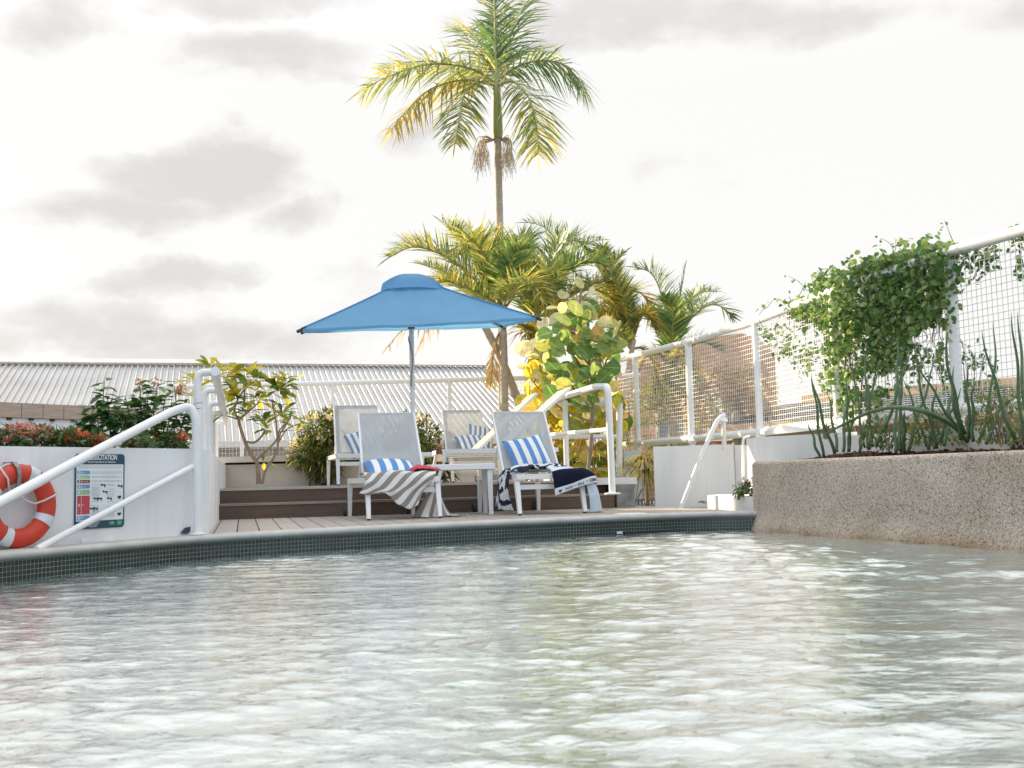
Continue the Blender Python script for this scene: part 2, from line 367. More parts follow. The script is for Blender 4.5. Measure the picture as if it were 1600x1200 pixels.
struct(mb.build('deck', deckm, smooth=0))
# terrace mass under the decks
mb = MB(); base = [(q.x, q.y) for q in inner if q.y > 3] + [(4.6, 9.6), (4.6, 16.6), (-7.5, 16.6), (-7.5, 3.0)]
mb.prism(base, GROUND_Z, DZ - .034); struct(mb.build('terrace', M('terrace_concrete', (.30, .29, .27), .9), smooth=0))

# steps and upper deck
UZ = .46; rt = (RL1 - RL0).normalized(); rn = Vec((-rt.y, rt.x))    # rn points away from the camera
STEPM = M('brown_composite', (.135, .082, .052), .55, .2, 5, .2, 40, col2=(.085, .053, .036), stretch=(.6, .6, 9), island=.05)
st = thing('deck_steps', 'two dark brown composite steps rising from the pale lower deck', 'steps', ((RL0.x + RL1.x) / 2, (RL0.y + RL1.y) / 2, DZ))
def strip(a, b, d0, d1, z0, z1, name, mat, parent):
    m_ = MB(); m_.prism([(a + rn * d0), (b + rn * d0), (b + rn * d1), (a + rn * d1)], z0, z1); return m_.build(name, mat, parent, smooth=0)
NOSE = M('grey_brown_tread', (.30, .25, .21), .6, .15, 5, col2=(.22, .18, .15), stretch=(.6, 3, 3))
strip(RL0, RL1, 0, .02, DZ, .29, 'riser', STEPM, st); strip(RL0, RL1, -.012, .31, .291, .311, 'tread', NOSE, st)
strip(RL0, RL1, .31, .33, .311, UZ - .021, 'riser', STEPM, st)
mb = MB(); A = RL0 + rn * .298; B = RL1 + rt * .0 + rn * .298; wdt = .14
d = 0
for k in range(27):
    a_ = A + rn * d; b_ = B + rn * d; mb.prism([a_ - rt * .4, b_, b_ + rn * wdt, a_ + rn * wdt - rt * .5], UZ - .02, UZ - .0005 * (k % 3)); d += wdt + .006
struct(mb.build('upper_deck', M('upper_deck_boards', (.50, .45, .40), .6, .12, 5, .2, 50, col2=(.40, .35, .31), stretch=(.6, 5, 1), island=.08), smooth=0))
# concrete stub beside the steps and white ledge on it
P0 = V(985, 790, 11.5); P1 = V(957, 790, 11.55)
q0 = Vec((RL1.x + .03, RL1.y + .02))
mb = MB(); mb.prism([q0 + rt * 0, q0 + rt * .2, q0 + rt * .2 + rn * 2.2, q0 + rn * 2.2], DZ, .405)
sb = thing('concrete_stub_wall', 'mottled grey concrete stub wall with white capping at the end of the steps', 'wall', (q0.x, q0.y, DZ))
mb.build('stub', M('raw_concrete', (.30, .30, .28), .9, .3, 9, .8, 35, col2=(.14, .15, .14)), sb, smooth=0)
mb = MB(); c0 = q0 - rt * .55 + rn * .34; mb.prism([c0, q0 + rt * .22 + rn * -.02, q0 + rt * .22 + rn * 2.2, c0 + rn * 1.86], .406, .478); mb.build('capping', WALLW, sb, smooth=0)
# ---------------------------------------------------------------- left white wall with its return along the deck
W0 = G(0, 858.5, DZ); W1 = G(326, 834, DZ); wd = (W1 - W0).to_2d().normalized(); wn = Vec((wd.y, -wd.x)); WT = .757
Wl = W0.to_2d() - wd * 2.2; Wc = W1.to_2d()
We = Vec((Wc.x - .254 * (15.9 - Wc.y), 15.9))
bk = (We - Wc).normalized(); bkn = Vec((-bk.y, bk.x))     # bkn points to the left, outward
wl = thing('boundary_wall', 'long white rendered wall behind the lifebuoy, turning back along the deck', 'wall', (Wc.x, Wc.y, DZ))
mb = MB(); mb.prism([Wl, Wc, Wc - wd * .04 - wn * .16, Wl - wn * .16], DZ - .02, WT); mb.build('front_wall', WALLL, wl, smooth=0)
mb = MB(); mb.prism([Wc + bk * .002, We, We + bkn * .18, Wc + bkn * .18 + bk * .1], DZ - .02, WT - .003); mb.build('return_wall', WALLL, wl, smooth=0)
mb = MB(); mb.prism([Wl - wn * .16, Wc - wn * .16 - wd * .2, Wc - wn * 1.15 - wd * .45, Wl - wn * 1.15], .5, .715); mb.build('planting_soil', SOIL, wl, smooth=0)
mb = MB(); mb.prism([Wl - wn * 1.15, Wc - wn * 1.15 - wd * .45, Wc - wn * 1.25 - wd * .45, Wl - wn * 1.25], -.9, .74); mb.build('rear_wall', WALLL, wl, smooth=0)
# dark blue corner plate near the foot of the wall
p0 = W0 + Vec((wn.x, wn.y, 0)) * .004; n3 = Vec((wn.x, wn.y, 0))
mb = MB(); mb.slab([onplane(x, y, p0, n3) for x, y in ((281, 833), (289, 824.5), (296, 823), (295.5, 830.5), (291, 834))], n3 * .012)
tag(mb.build('wall_plate', M('dark_blue_plastic', (.03, .06, .09), .4), smooth=0), 'small dark blue slanted plate at the foot of the white wall', 'plate')
mb = MB(); mb.slab([onplane(x, y, p0, n3) for x, y in ((127, 842), (176, 838), (177, 846), (127, 850))], n3 * .004)
mb.build('patched_render', M('patched_paint', (.83, .83, .83), .6), wl, smooth=0)

# sign
sg0 = W0 + n3 * .012; C = [onplane(x, y, W0 + n3 * .003, n3) for x, y in ((115, 710.5), (192.5, 708.5), (195, 824), (117.5, 826.5))]
sc = (C[0] + C[1] + C[2] + C[3]) / 4; su = Vec((wd.x, wd.y, 0)); SW = ((C[1] - C[0]).length + (C[2] - C[3]).length) / 2; SH = ((C[3] - C[0]).length + (C[2] - C[1]).length) / 2
def sp(u, v, w=0): return sc + su * ((u - .5) * SW) + Vec((0, 0, 1)) * ((.5 - v) * SH) + n3 * w        # u right, v down, 0..1
sgn = thing('resuscitation_sign', 'white and dark blue resuscitation chart sign fixed to the white wall behind the sloping handrail', 'sign', tuple(sp(.5, 1)))
def rrect(u0, v0, u1, v1, r, w0, w1, name, mat, rr=(1, 1, 1, 1)):
    pts = []; ru_, rv_ = r, r * SW / SH
    for (cu_, cv_, a0), on in zip(((u1 - ru_, v0 + rv_, -90), (u1 - ru_, v1 - rv_, 0), (u0 + ru_, v1 - rv_, 90), (u0 + ru_, v0 + rv_, 180)), rr):
        if on: pts += [(cu_ + ru_ * cos(R(a0 + q * 18)), cv_ + rv_ * sin(R(a0 + q * 18))) for q in range(6)]
        else: pts.append((u1 if a0 in (-90, 0) else u0, v0 if a0 in (-90, 180) else v1))
    mb = MB(); mb.slab([sp(u, v, w0) for u, v in pts], n3 * (w1 - w0)); return mb.build(name, mat, sgn, smooth=0)
NAVY = M('sign_navy', (.018, .065, .115), .35); SWH = M('sign_white', (.74, .77, .78), .35); SBL = M('sign_blue', (.13, .30, .52), .35); SGR = M('sign_green', (.25, .50, .23), .35); SRD = M('sign_red', (.52, .06, .08), .35); SMR = M('sign_maroon', (.26, .05, .06), .35); INK = M('sign_ink', (.02, .045, .07), .5); GRN2 = M('sign_dark_green', (.05, .25, .12), .4); GREYINK = M('sign_grey_text', (.30, .36, .40), .6)
rrect(0, 0, 1, 1, .06, 0, .004, 'board', NAVY); rrect(.028, .14, .972, .895, .012, .004, .0045, 'panel', SWH)
rows = [('D', 'Danger', SBL, .225, .272), ('R', 'Response', SGR, .289, .328), ('S', 'Send for help', SMR, .345, .392), ('A', 'Airway', SBL, .409, .462), ('B', 'Breathing', SGR, .480, .540), ('C', 'CPR', SRD, .556, .805), ('D', 'Defib', SBL, .822, .880)]
for ch, wd_, mm, v0, v1 in rows:
    rrect(.045, v0, .292, v1, .01, .0045, .0052, 'step_panel', mm)
tw = MB(); vm = lambda u, v, w: (lambda x, y: sp(u + x / SW, v - y / SH, w))
for ch, wd_, mm, v0, v1 in rows:
    hgt = .022; text(tw, ch, vm(.085, (v0 + v1) / 2 + .008 / SH, .0056), hgt, bold=.001)
    text(tw, wd_, vm(.135, (v0 + v1) / 2 + .004 / SH, .0056), .0115, align='LEFT', squeeze=.72)
tw.slab([sp(u, v, .0054) for u, v in ((.122, .23), (.128, .23), (.128, .875), (.122, .875))], n3 * .0002)
text(tw, 'RESUSCITATION', vm(.53, .078, .0045), .047, bold=.0013, squeeze=.66)
text(tw, 'FOLLOW THESE STEPS IN ANY EMERGENCY', vm(.53, .118, .0045), .0125, squeeze=.86, bold=.0002)
for k, q in enumerate(('CALL FOR AN AMBULANCE', 'CONTINUE UNTIL HELP', 'ARRIVES OR SIGNS', 'OF LIFE RETURN')):
    text(tw, q, vm(.36, .918 + .02 * k, .0045), .0105, squeeze=.8)
tw.build('white_lettering', M('sign_lettering', (.80, .82, .83), .4), sgn, smooth=0)
tk = MB(); random.seed(11)
for v in (.158, .180, .240, .258, .300, .316, .358, .372): 
    u = .06 if v < .2 else .33
    while u < .93:
        l = ru(.02, .07); tk.slab([sp(a_, b_, .0046) for a_, b_ in ((u, v), (min(u + l, .95), v), (min(u + l, .95), v + .006), (u, v + .006))], n3 * .0003); u += l + .014
for v in np.arange(.41, .88, .0165):
    for u0, u1 in ((.33, .50), (.64, .80)):
        if rnd() < .68: tk.slab([sp(a_, b_, .0046) for a_, b_ in ((u0, v), (u1 - ru(0, .05), v), (u1 - ru(0, .0), v + .005), (u0, v + .005))], n3 * .0003)
tk.build('small_print', GREYINK, sgn, smooth=0)
ik = MB()
def blob(u, v, a_, b_, ang=0):
    ik.slab([sp(u + (a_ * cos(t_) * cos(ang) - b_ * sin(t_) * sin(ang)), v + (a_ * cos(t_) * sin(ang) + b_ * sin(t_) * cos(ang)) * SW / SH, .0046) for t_ in [2 * pi * j / 10 for j in range(10)]], n3 * .0004)
for u, v in ((.55, .42), (.90, .437), (.59, .512), (.41, .602), (.48, .60), (.68, .603), (.40, .73), (.34, .735)):
    blob(u - .025, v - .004, .02, .02); blob(u + .02, v, .045, .013, ru(-.3, .3)); blob(u + .045, v + .012, .013, .03, .4)
for v in (.585, .705, .815):
    blob(.875, v, .023, .02); blob(.912, v, .023, .02); blob(.893, v + .012, .03, .022)
ik.build('pictogram', INK, sgn, smooth=0)
rrect(.68, .915, .81, .965, .03, .004, .0048, 'logo_badge', GRN2); rrect(.845, .905, .955, .975, .02, .004, .0048, 'logo_badge', GRN2)
lg = MB(); text(lg, 'CPR', vm(.745, .948, .005), .018, bold=.0004, squeeze=.8); text(lg, 'AID', vm(.9, .948, .005), .018, bold=.0004, squeeze=.7); lg.build('badge_lettering', M('badge_green', (.35, .62, .38), .4), sgn, smooth=0)

# lifebuoy
rc = onplane(28, 790.5, W0 + n3 * .075, n3); RB, rb = .188, .056
up3 = Vec((0, 0, 1))
def rp(a, r=RB, w=0): return rc + (su * sin(a) + up3 * cos(a)) * r + n3 * w       # a clockwise from the top
bu = thing('life_ring', 'orange lifebuoy with white reflective bands and rope hung on the white wall', 'lifebuoy', tuple(rc))
mb = MB()
def torus(a0, a1, mn, k, sq=.8, n=18):
    vs = [rp(a0 + (a1 - a0) * i / k, RB + mn * cos(2 * pi * j / n), mn * sq * sin(2 * pi * j / n)) for i in range(k + 1) for j in range(n)]
    return vs, [(i * n + j, i * n + (j + 1) % n, (i + 1) * n + (j + 1) % n, (i + 1) * n + j) for i in range(k) for j in range(n)]
mb.add(*torus(0, 2 * pi, rb, 72)); mb.build('ring', M('orange_foam', (.62, .055, .02), .5, .1, 7, .12, 40, col2=(.50, .035, .018)), bu, smooth=180)
for a in (24, 117, 204, 297):
    mb = MB(); mb.add(*torus(R(a - 8.5), R(a + 8.5), rb + .0025, 8)); mb.build('reflective_band', M('reflective_tape', (.62, .66, .68), .3, .12, 20), bu, smooth=180)
rope = []
for i in range(4):
    a0 = R([24, 117, 204, 297][i] - 43); a1 = a0 + R(90)
    for q in range(12):
        t_ = q / 12; rr_ = RB + rb + .007 - .012 * sin(pi * t_)
        rope.append(rp(a0 + (a1 - a0) * t_, rr_, .0 - .01 * sin(pi * t_)))
mb = MB(); mb.tube(rope, .0065, 8, closed=True)
for i in (0, 1, 3):
    a = R([24, 117, 204, 297][i] - 43)
mb.tube([rp(R(74), RB + rb + .01, .01), rp(R(73), RB + rb + .012, .03), rp(R(75), RB + .02, .052), rp(R(79), RB - .05, .05), rp(R(84), .09, .03), rp(R(60), .05, .02), rp(R(-10), .07, .015), rp(R(-40), .12, .03), rp(R(-33), RB, .055), rp(R(-30), RB + rb + .008, .02)], .0055, 8)
mb.build('rope', M('white_rope', (.66, .62, .58), .8), bu, smooth=180)
mb = MB(); a = R(-8)
x_ = su; mb.box(tuple(rp(R(-9), RB + rb + .01, -.01)), (.022, .012, .012)); 
pts = [rp(R(-9), RB + rb + .012, -.07), rp(R(-9), RB + rb + .012, .02), rp(R(-9), RB + rb - .02, .05), rp(R(-9), RB, .0535), rp(R(-9), RB - rb + .012, .04), rp(R(-10), RB - rb - .035, .012)]
for q, r_ in zip(pts[:-1], pts[1:]): mb.bar(q, r_, .024, .005, up=n3 if abs((r_ - q).normalized().dot(n3)) < .9 else up3)
mb.bar(rp(R(-10), RB - rb - .035, .012), rp(R(-10), RB - rb - .07, -.07), .02, .006, up=up3)
tag(mb.build('hanging_bracket', M('brushed_strap', (.26, .25, .24), .4, metal=.6), smooth=0), 'dark grey metal strap bracket holding the orange lifebuoy', 'bracket')

# sloping pool handrail in front of the wall
hr = thing('pool_handrail', 'thick white tube handrail sloping down across the sign and lifebuoy', 'handrail', tuple(G(308, 838, DZ)))
pb = G(309, 836.5, DZ); PD = pb.y
top = [V(-420, 1010, 3.9), V(-60, 817, 5.35), V(150, 704.5, 6.45), V(268, 643, PD - .1), V(297, 634, PD - .01), V(306.5, 655, PD), V(307, 690, PD), pb]
mb = MB(); mb.tube(fillet(top, .16, 8), .029, 16); mb.build('top_rail', TUBE, hr, smooth=60)
low = [G(58, 858, DZ), V(302, 728.5, PD)]
mb = MB(); mb.tube(low, .021, 14); mb.build('lower_rail', TUBE, hr, smooth=60)
mb = MB(); mb.lathe([(.055, 0), (.055, .008), (.036, .014)], pb + Vec((0, 0, .006)), 20); mb.build('base_flange', TUBE, hr)

# railing with bent posts on the return wall
rl = thing('wall_railing', 'white tube railing with a row of hooked posts running back on the left wall', 'railing', tuple(Vec((Wc.x, Wc.y, WT))))
ra, rb_ = V(336, 580, 8.25), V(353.5, 661, 15.2)
mb = MB(); mb.tube([ra, rb_], .037, 16); mb.build('top_rail', TUBE, rl, smooth=60)
dr = (rb_ - ra).normalized(); lf = Vec((-dr.y, dr.x, 0)).normalized()
for D in (8.34, 9.9, 11.5, 13.2, 14.9):
    t_ = (D - ra.y) / (rb_.y - ra.y); c = ra.lerp(rb_, t_); f_ = c + lf * .135; 
    mb = MB(); mb.tube(fillet([c, f_ + Vec((0, 0, .0)), Vec((f_.x, f_.y, WT - .003))], .1, 8), .030, 14); po_ = mb.build('post', TUBE, rl, smooth=60)
    mb = MB(); mb.lathe([(.055, 0), (.055, .009), (.034, .02)], Vec((f_.x, f_.y, WT)), 16); mb.build('flange', TUBE, po_, smooth=40)

# ---------------------------------------------------------------- back fence of wire mesh
WIRE = M('white_mesh_wire', (.80, .79, .76), .45)
def fence(name, label, pts, zt, zb, posts, rtop=.035, rbot=.03, rp_=.028, sp_=(.055, .055), wire=.0026, extra=0):
    """pts plan polyline; top rail at zt, bottom rail at zb"""
    th = thing(name, label, 'fence', (pts[0][0], pts[0][1], zb))
    P = [Vec((p[0], p[1], 0)) for p in pts]; zt_ = zt if callable(zt) else (lambda s: zt)
    mb = MB(); mb.tube([p + Vec((0, 0, zt)) for p in P], rtop, 14); mb.build('top_rail', TUBE, th, smooth=60)
    mb = MB(); mb.tube([p + Vec((0, 0, zb)) for p in P], rbot, 14); mb.build('bottom_rail', TUBE, th, smooth=60)
    acc = [0]
    for a_, b_ in zip(P[:-1], P[1:]): acc.append(acc[-1] + (b_ - a_).length)
    def at(s):
        for i in range(len(P) - 1):
            if s <= acc[i + 1] or i == len(P) - 2: return P[i].lerp(P[i + 1], (s - acc[i]) / (acc[i + 1] - acc[i]))
    for s_ in posts(acc[-1], P): 
        c = s_; mb = MB(); mb.tube([c + Vec((0, 0, zb - extra)), c + Vec((0, 0, zt))], rp_, 14); mb.build('post', TUBE, th, smooth=60)
        mb = MB(); mb.lathe([(rp_ + .003, -.06), (rp_ + .012, -.055), (rp_ + .012, .055), (rp_ + .003, .06)], c + Vec((0, 0, zb)), 14); mb.build('collar', TUBE, th, smooth=40)
    mb = MB(); s_ = sp_[0] / 2
    while s_ < acc[-1]:
        c = at(s_); mb.tube([c + Vec((0, 0, zb)), c + Vec((0, 0, zt))], wire, 4, cap=False); s_ += sp_[0]
    z = zb + sp_[1]
    while z < zt - .02:
        mb.tube([p + Vec((0, 0, z)) for p in P], wire, 4, cap=False); z += sp_[1]
    mb.build('wire_mesh', WIRE, th, smooth=0)
    return th
BFy = 16.0; bz = V(590, 596.5, BFy).z
fence('back_fence', 'pale wire mesh fence with white top rail in front of the corrugated roof', [(V(330, 600, BFy).x - 1.2, BFy + .1), (V(1000, 600, BFy).x, BFy - .05)], bz, .62, lambda l, P: [Vec((V(px, 650, BFy).x, BFy, 0)) for px in (378, 520, 703, 868)], .037, .03, .03, (.055, .06), .0032, .2)
# right fence: plan from the height of its top rail
FZT, FZB = 2.16, .935
def top_at(px, py):
    d = ray(px, py); q = EYE + d * ((FZT - EYE.z) / d.z); return q
fpx = [(1760, 318), (1600, 359), (1482, 394), (1300, 455), (1180, 502), (1075, 534.5), (992, 556), (950, 566)]
FP = [top_at(*p) for p in fpx]
rf = fence('right_fence', 'long white tube framed wire mesh fence rising along the right side', [(FP[0].x + (FP[0].x - FP[2].x) * 2.2, FP[0].y + (FP[0].y - FP[2].y) * 2.2)] + [(p.x, p.y) for p in FP], FZT, FZB, lambda l, P: [P[0], P[0].lerp(P[3], .55), P[3], P[4], P[5], P[6], P[7]] , .043, .043, .04, (.05, .052), .0028, .16)

# white wall carrying the right fence
rw = thing('right_base_wall', 'low white wall under the right fence and behind the aggregate planter', 'wall', (FP[3].x, FP[3].y, -.2))
pl = [Vec((FP[0].x + (FP[0].x - FP[2].x) * 2.2, FP[0].y + (FP[0].y - FP[2].y) * 2.2))] + [Vec((p.x, p.y)) for p in FP[:5]]; pl[-1] = pl[-1] + (pl[-1] - pl[-2]).normalized() * -.35
mb = MB(); mb.sweep(pl, [(-.12, -.3), (-.12, .80), (.16, .80), (.16, -.3)]); mb.build('wall', WALLW, rw, smooth=0)
# nearer cube end of that wall at the planter corner
cA, cB = V(1166, 690, 10.6), V(1310, 690, 8.9)
cb = thing('white_end_block', 'square white block wall behind the left end of the aggregate planter', 'wall', (cA.x, cA.y, .1))
mb = MB(); q1, q2 = V(1182, 690, 10.2), V(1340, 690, 9.4); mb.prism([cA.to_2d(), q1.to_2d(), q2.to_2d(), q2.to_2d() + Vec((.1, .5)), cA.to_2d() + Vec((.3, .45))], DZ - .02, .5 + 54 * 10.3 / FPX); mb.build('block', WALLW, cb, smooth=0)
mb = MB(); e_ = V(1160, 700, 10.55); mb.tube(fillet([V(1161, 760, 10.6), V(1161, 684, 10.6), V(1170, 681, 10.75)], .06), .014, 10); mb.build('pipe', TUBE, cb, smooth=60)
# white stair wall with diagonal handrail
g1, g2, g3 = G(1022, 789, DZ), G(1110, 784.5, DZ), V(1146, 740, 11.6)
sw = thing('stair_wall', 'white rendered wall beside the pool stairs with the diagonal handrail leaning on it', 'wall', (g1.x, g1.y, DZ))
A = Vec((V(1022, 740, 12.12).x, 12.12)); B = Vec((V(1146, 740, 11.85).x, 11.85)); zt0 = V(1022, 699, 12.2).z; zt1 = V(1146, 693, 11.75).z
n_ = Vec((-(B - A).y, (B - A).x)).normalized()
mb = MB(); mb.prism([A, B, B + n_ * .16, A + n_ * .16], DZ - .05, (zt0 + zt1) / 2); mb.build('wall', WALLW, sw, smooth=0)
C_ = B + Vec((.28, -.5)); 
mb = MB(); mb.prism([B + n_ * .2 + Vec((.005, 0)), B + Vec((.30, .1)), B + Vec((.32, .25)), B + n_ * .35 + Vec((.005, 0))], DZ - .05, zt1 - .01); mb.build('set_back_wall', WALLW, sw, smooth=0)
dh = thing('stair_handrail', 'thin pale diagonal handrail with a short post against the white stair wall', 'handrail', tuple(V(1067, 789, 11.75)))
hp = [V(1064, 795, 11.55), V(1101, 700, 11.5), V(1122, 655, 11.45), V(1129, 650, 11.45), V(1131, 662, 11.45), V(1131, 700, 11.5)]
mb = MB(); mb.tube(fillet(hp[:3] + [V(1133, 647, 11.45)], .05), .026, 12); mb.build('sloping_rail', TUBE, dh, smooth=60)
mb = MB(); mb.tube([V(1131, 652, 11.45), V(1131.5, 702, 11.6)], .026, 12); mb.build('post', TUBE, dh, smooth=60)
mb = MB(); mb.lathe([(.03, 0), (.045, .015), (.03, .05)], V(1131, 660, 11.45), 12); mb.build('elbow_cap', TUBE, dh)
# low white kerb box with flowers at the planter corner
k1 = G(1106, 793.5, DZ); k2 = G(1180, 797.5, DZ + .0)
kb = thing('white_kerb_box', 'low white kerb box on the deck beside the aggregate planter', 'kerb', (k1.x, k1.y, DZ))
mb = MB(); kA = Vec((k1.x, k1.y)); kB = Vec((V(1181, 780, 9.35).x, 9.35)); 
mb.prism([kA, kB, kB + Vec((.35, .2)), kB + Vec((.5, .75)), kA + Vec((.2, .5))], DZ - .01, .5 - (776 - 738.5) * 9.6 / FPX); mb.build('kerb', WALLW, kb, smooth=0)

# ---------------------------------------------------------------- exposed aggregate planter
PLP = catmull([Vec((2.30, 10.0, 0)), Vec((2.12, 9.45, 0)), Vec((2.09, 9.2, 0)), Vec((2.17, 8.8, 0)), Vec((2.36, 8.25, 0)), Vec((2.64, 7.5, 0)), Vec((3.03, 6.25, 0)), Vec((3.25, 5.0, 0)), Vec((3.3, 3, 0)), Vec((3.3, -5, 0))], 7)
PLP = [Vec((q.x, q.y)) for q in PLP]
m, t, N, L, p = NT('exposed_aggregate'); setp(p, .85, 0, .3)
tc = N.new('ShaderNodeTexCoord'); vo = N.new('ShaderNodeTexVoronoi'); vo.inputs['Scale'].default_value = 125; L.new(tc.outputs['Object'], vo.inputs['Vector'])
sx = N.new('ShaderNodeSeparateColor'); L.new(vo.outputs['Color'], sx.inputs[0])
rp2 = ramp(N, [(0, (.17, .12, .09)), (.08, (.33, .25, .195)), (.2, (.50, .41, .33)), (.5, (.60, .505, .415)), (.8, (.67, .58, .48)), (1, (.76, .70, .61))]); L.new(sx.outputs[0], rp2.inputs[0])
nz = N.new('ShaderNodeTexNoise'); nz.inputs['Scale'].default_value = 2.2; nz.inputs['Detail'].default_value = 6; L.new(tc.outputs['Object'], nz.inputs['Vector'])
rp3 = ramp(N, [(.3, (.74, .72, .70)), (.65, (1, 1, 1))]); L.new(nz.outputs['Fac'], rp3.inputs[0])
mx = N.new('ShaderNodeMix'); mx.data_type = 'RGBA'; mx.blend_type = 'MULTIPLY'; mx.inputs[0].default_value = 1; L.new(rp2.outputs[0], mx.inputs[6]); L.new(rp3.outputs[0], mx.inputs[7])
# wet, weedy tide mark near the water
ps = N.new('ShaderNodeSeparateXYZ'); L.new(tc.outputs['Object'], ps.inputs[0]); ad = N.new('ShaderNodeMath'); ad.operation = 'MULTIPLY_ADD'; ad.inputs[1].default_value = .16; L.new(nz.outputs['Fac'], ad.inputs[0]); L.new(ps.outputs['Z'], ad.inputs[2])
mr = N.new('ShaderNodeMapRange'); mr.inputs[1].default_value = 1.17; mr.inputs[2].default_value = 1.07; L.new(ad.outputs[0], mr.inputs[0])
m3 = N.new('ShaderNodeMix'); m3.data_type = 'RGBA'; m3.blend_type = 'MULTIPLY'; L.new(mr.outputs[0], m3.inputs[0]); L.new(mx.outputs[2], m3.inputs[6]); m3.inputs[7].default_value = rgb((.72, .62, .50)); L.new(m3.outputs[2], p.inputs['Base Color'])
bp = N.new('ShaderNodeBump'); bp.inputs['Strength'].default_value = .45; bp.inputs['Distance'].default_value = .005; bp.invert = True; L.new(vo.outputs['Distance'], bp.inputs['Height']); L.new(bp.outputs[0], p.inputs['Normal'])
AGG = m
PT = .595
pn = thing('aggregate_planter', 'curved pebble aggregate planter wall standing in the pool on the right', 'planter', (2.6, 7.5, -1.0))
mb = MB(); rr_ = .035
prof = [(.06, -1.0), (.06, -.02), (.035, .04), (.012, .10), (0, .18), (-.004, PT - rr_)] + [(-.004 - rr_ + rr_ * cos(R(a)), PT - rr_ + rr_ * sin(R(a))) for a in (20, 45, 70, 90)] + [(-.16, PT), (-.165, PT - .08)]
mb.sweep(PLP, prof); mb.build('wall', AGG, pn, smooth=45)
# mulch bed inside
mul = MB()
def soil_z(s, q):
    return PT - .05 + .11 * q + .02 * noise.noise(Vec((s * 9, q * 6, 0)))
PQ = PLP[:-6]
def mfn(u, v):
    i = u * (len(PQ) - 1); k = min(int(i), len(PQ) - 2); a_ = PQ[k].lerp(PQ[k + 1], i - k); t_ = (PQ[k + 1] - PQ[k]).normalized(); n_ = Vec((-t_.y, t_.x))
    q = a_ + n_ * (.13 + v * .95); return Vec((q.x, q.y, soil_z(u * 6, v)))
mul.grid(mfn, 80, 10)
random.seed(5)
for k in range(2600):
    u, v = rnd() * .85, rnd() ** 1.6; c = mfn(u, v) + Vec((0, 0, .008))
    mul.box(c, (ru(.02, .055), ru(.012, .025), ru(.005, .012)), Matrix.Rotation(rnd() * 6.3, 3, 'Z') @ Matrix.Rotation(ru(-.7, .7), 3, 'X') @ Matrix.Rotation(ru(-.5, .5), 3, 'Y'))
mo = mul.build('bark_mulch', M('bark_mulch', (.13, .055, .03), .9, .4, 30, .5, 60, col2=(.05, .025, .016), island=.35), smooth=0); struct(mo, 'stuff'); mo['label'] = 'brown bark mulch filling the planter'
# ---------------------------------------------------------------- loungers
m, t, N, L, p = NT('sling_mesh'); setp(p, .7, 0, .2)
tc = N.new('ShaderNodeTexCoord'); nz = N.new('ShaderNodeTexNoise'); nz.inputs['Scale'].default_value = 4; L.new(tc.outputs['Object'], nz.inputs[0])
r_ = ramp(N, [(.3, (.50, .525, .54)), (.7, (.56, .585, .60))]); L.new(nz.outputs['Fac'], r_.inputs[0]); L.new(r_.outputs[0], p.inputs['Base Color'])
wv = N.new('ShaderNodeTexChecker'); wv.inputs['Scale'].default_value = 420; L.new(tc.outputs['Object'], wv.inputs['Vector']); bp = N.new('ShaderNodeBump'); bp.inputs['Strength'].default_value = .3; bp.inputs['Distance'].default_value = .001; L.new(wv.outputs['Fac'], bp.inputs['Height']); L.new(bp.outputs[0], p.inputs['Normal'])
tr = N.new('ShaderNodeBsdfTranslucent'); L.new(r_.outputs[0], tr.inputs[0]); mx = N.new('ShaderNodeMixShader'); mx.inputs[0].default_value = .3; L.new(p.outputs[0], mx.inputs[1]); L.new(tr.outputs[0], mx.inputs[2])
tp = N.new('ShaderNodeBsdfTransparent'); m4 = N.new('ShaderNodeMixShader'); m4.inputs[0].default_value = .10; L.new(mx.outputs[0], m4.inputs[1]); L.new(tp.outputs[0], m4.inputs[2]); L.new(m4.outputs[0], N['Material Output'].inputs[0])
SLING = m
HW, HL, SH_ = .315, .64, .375
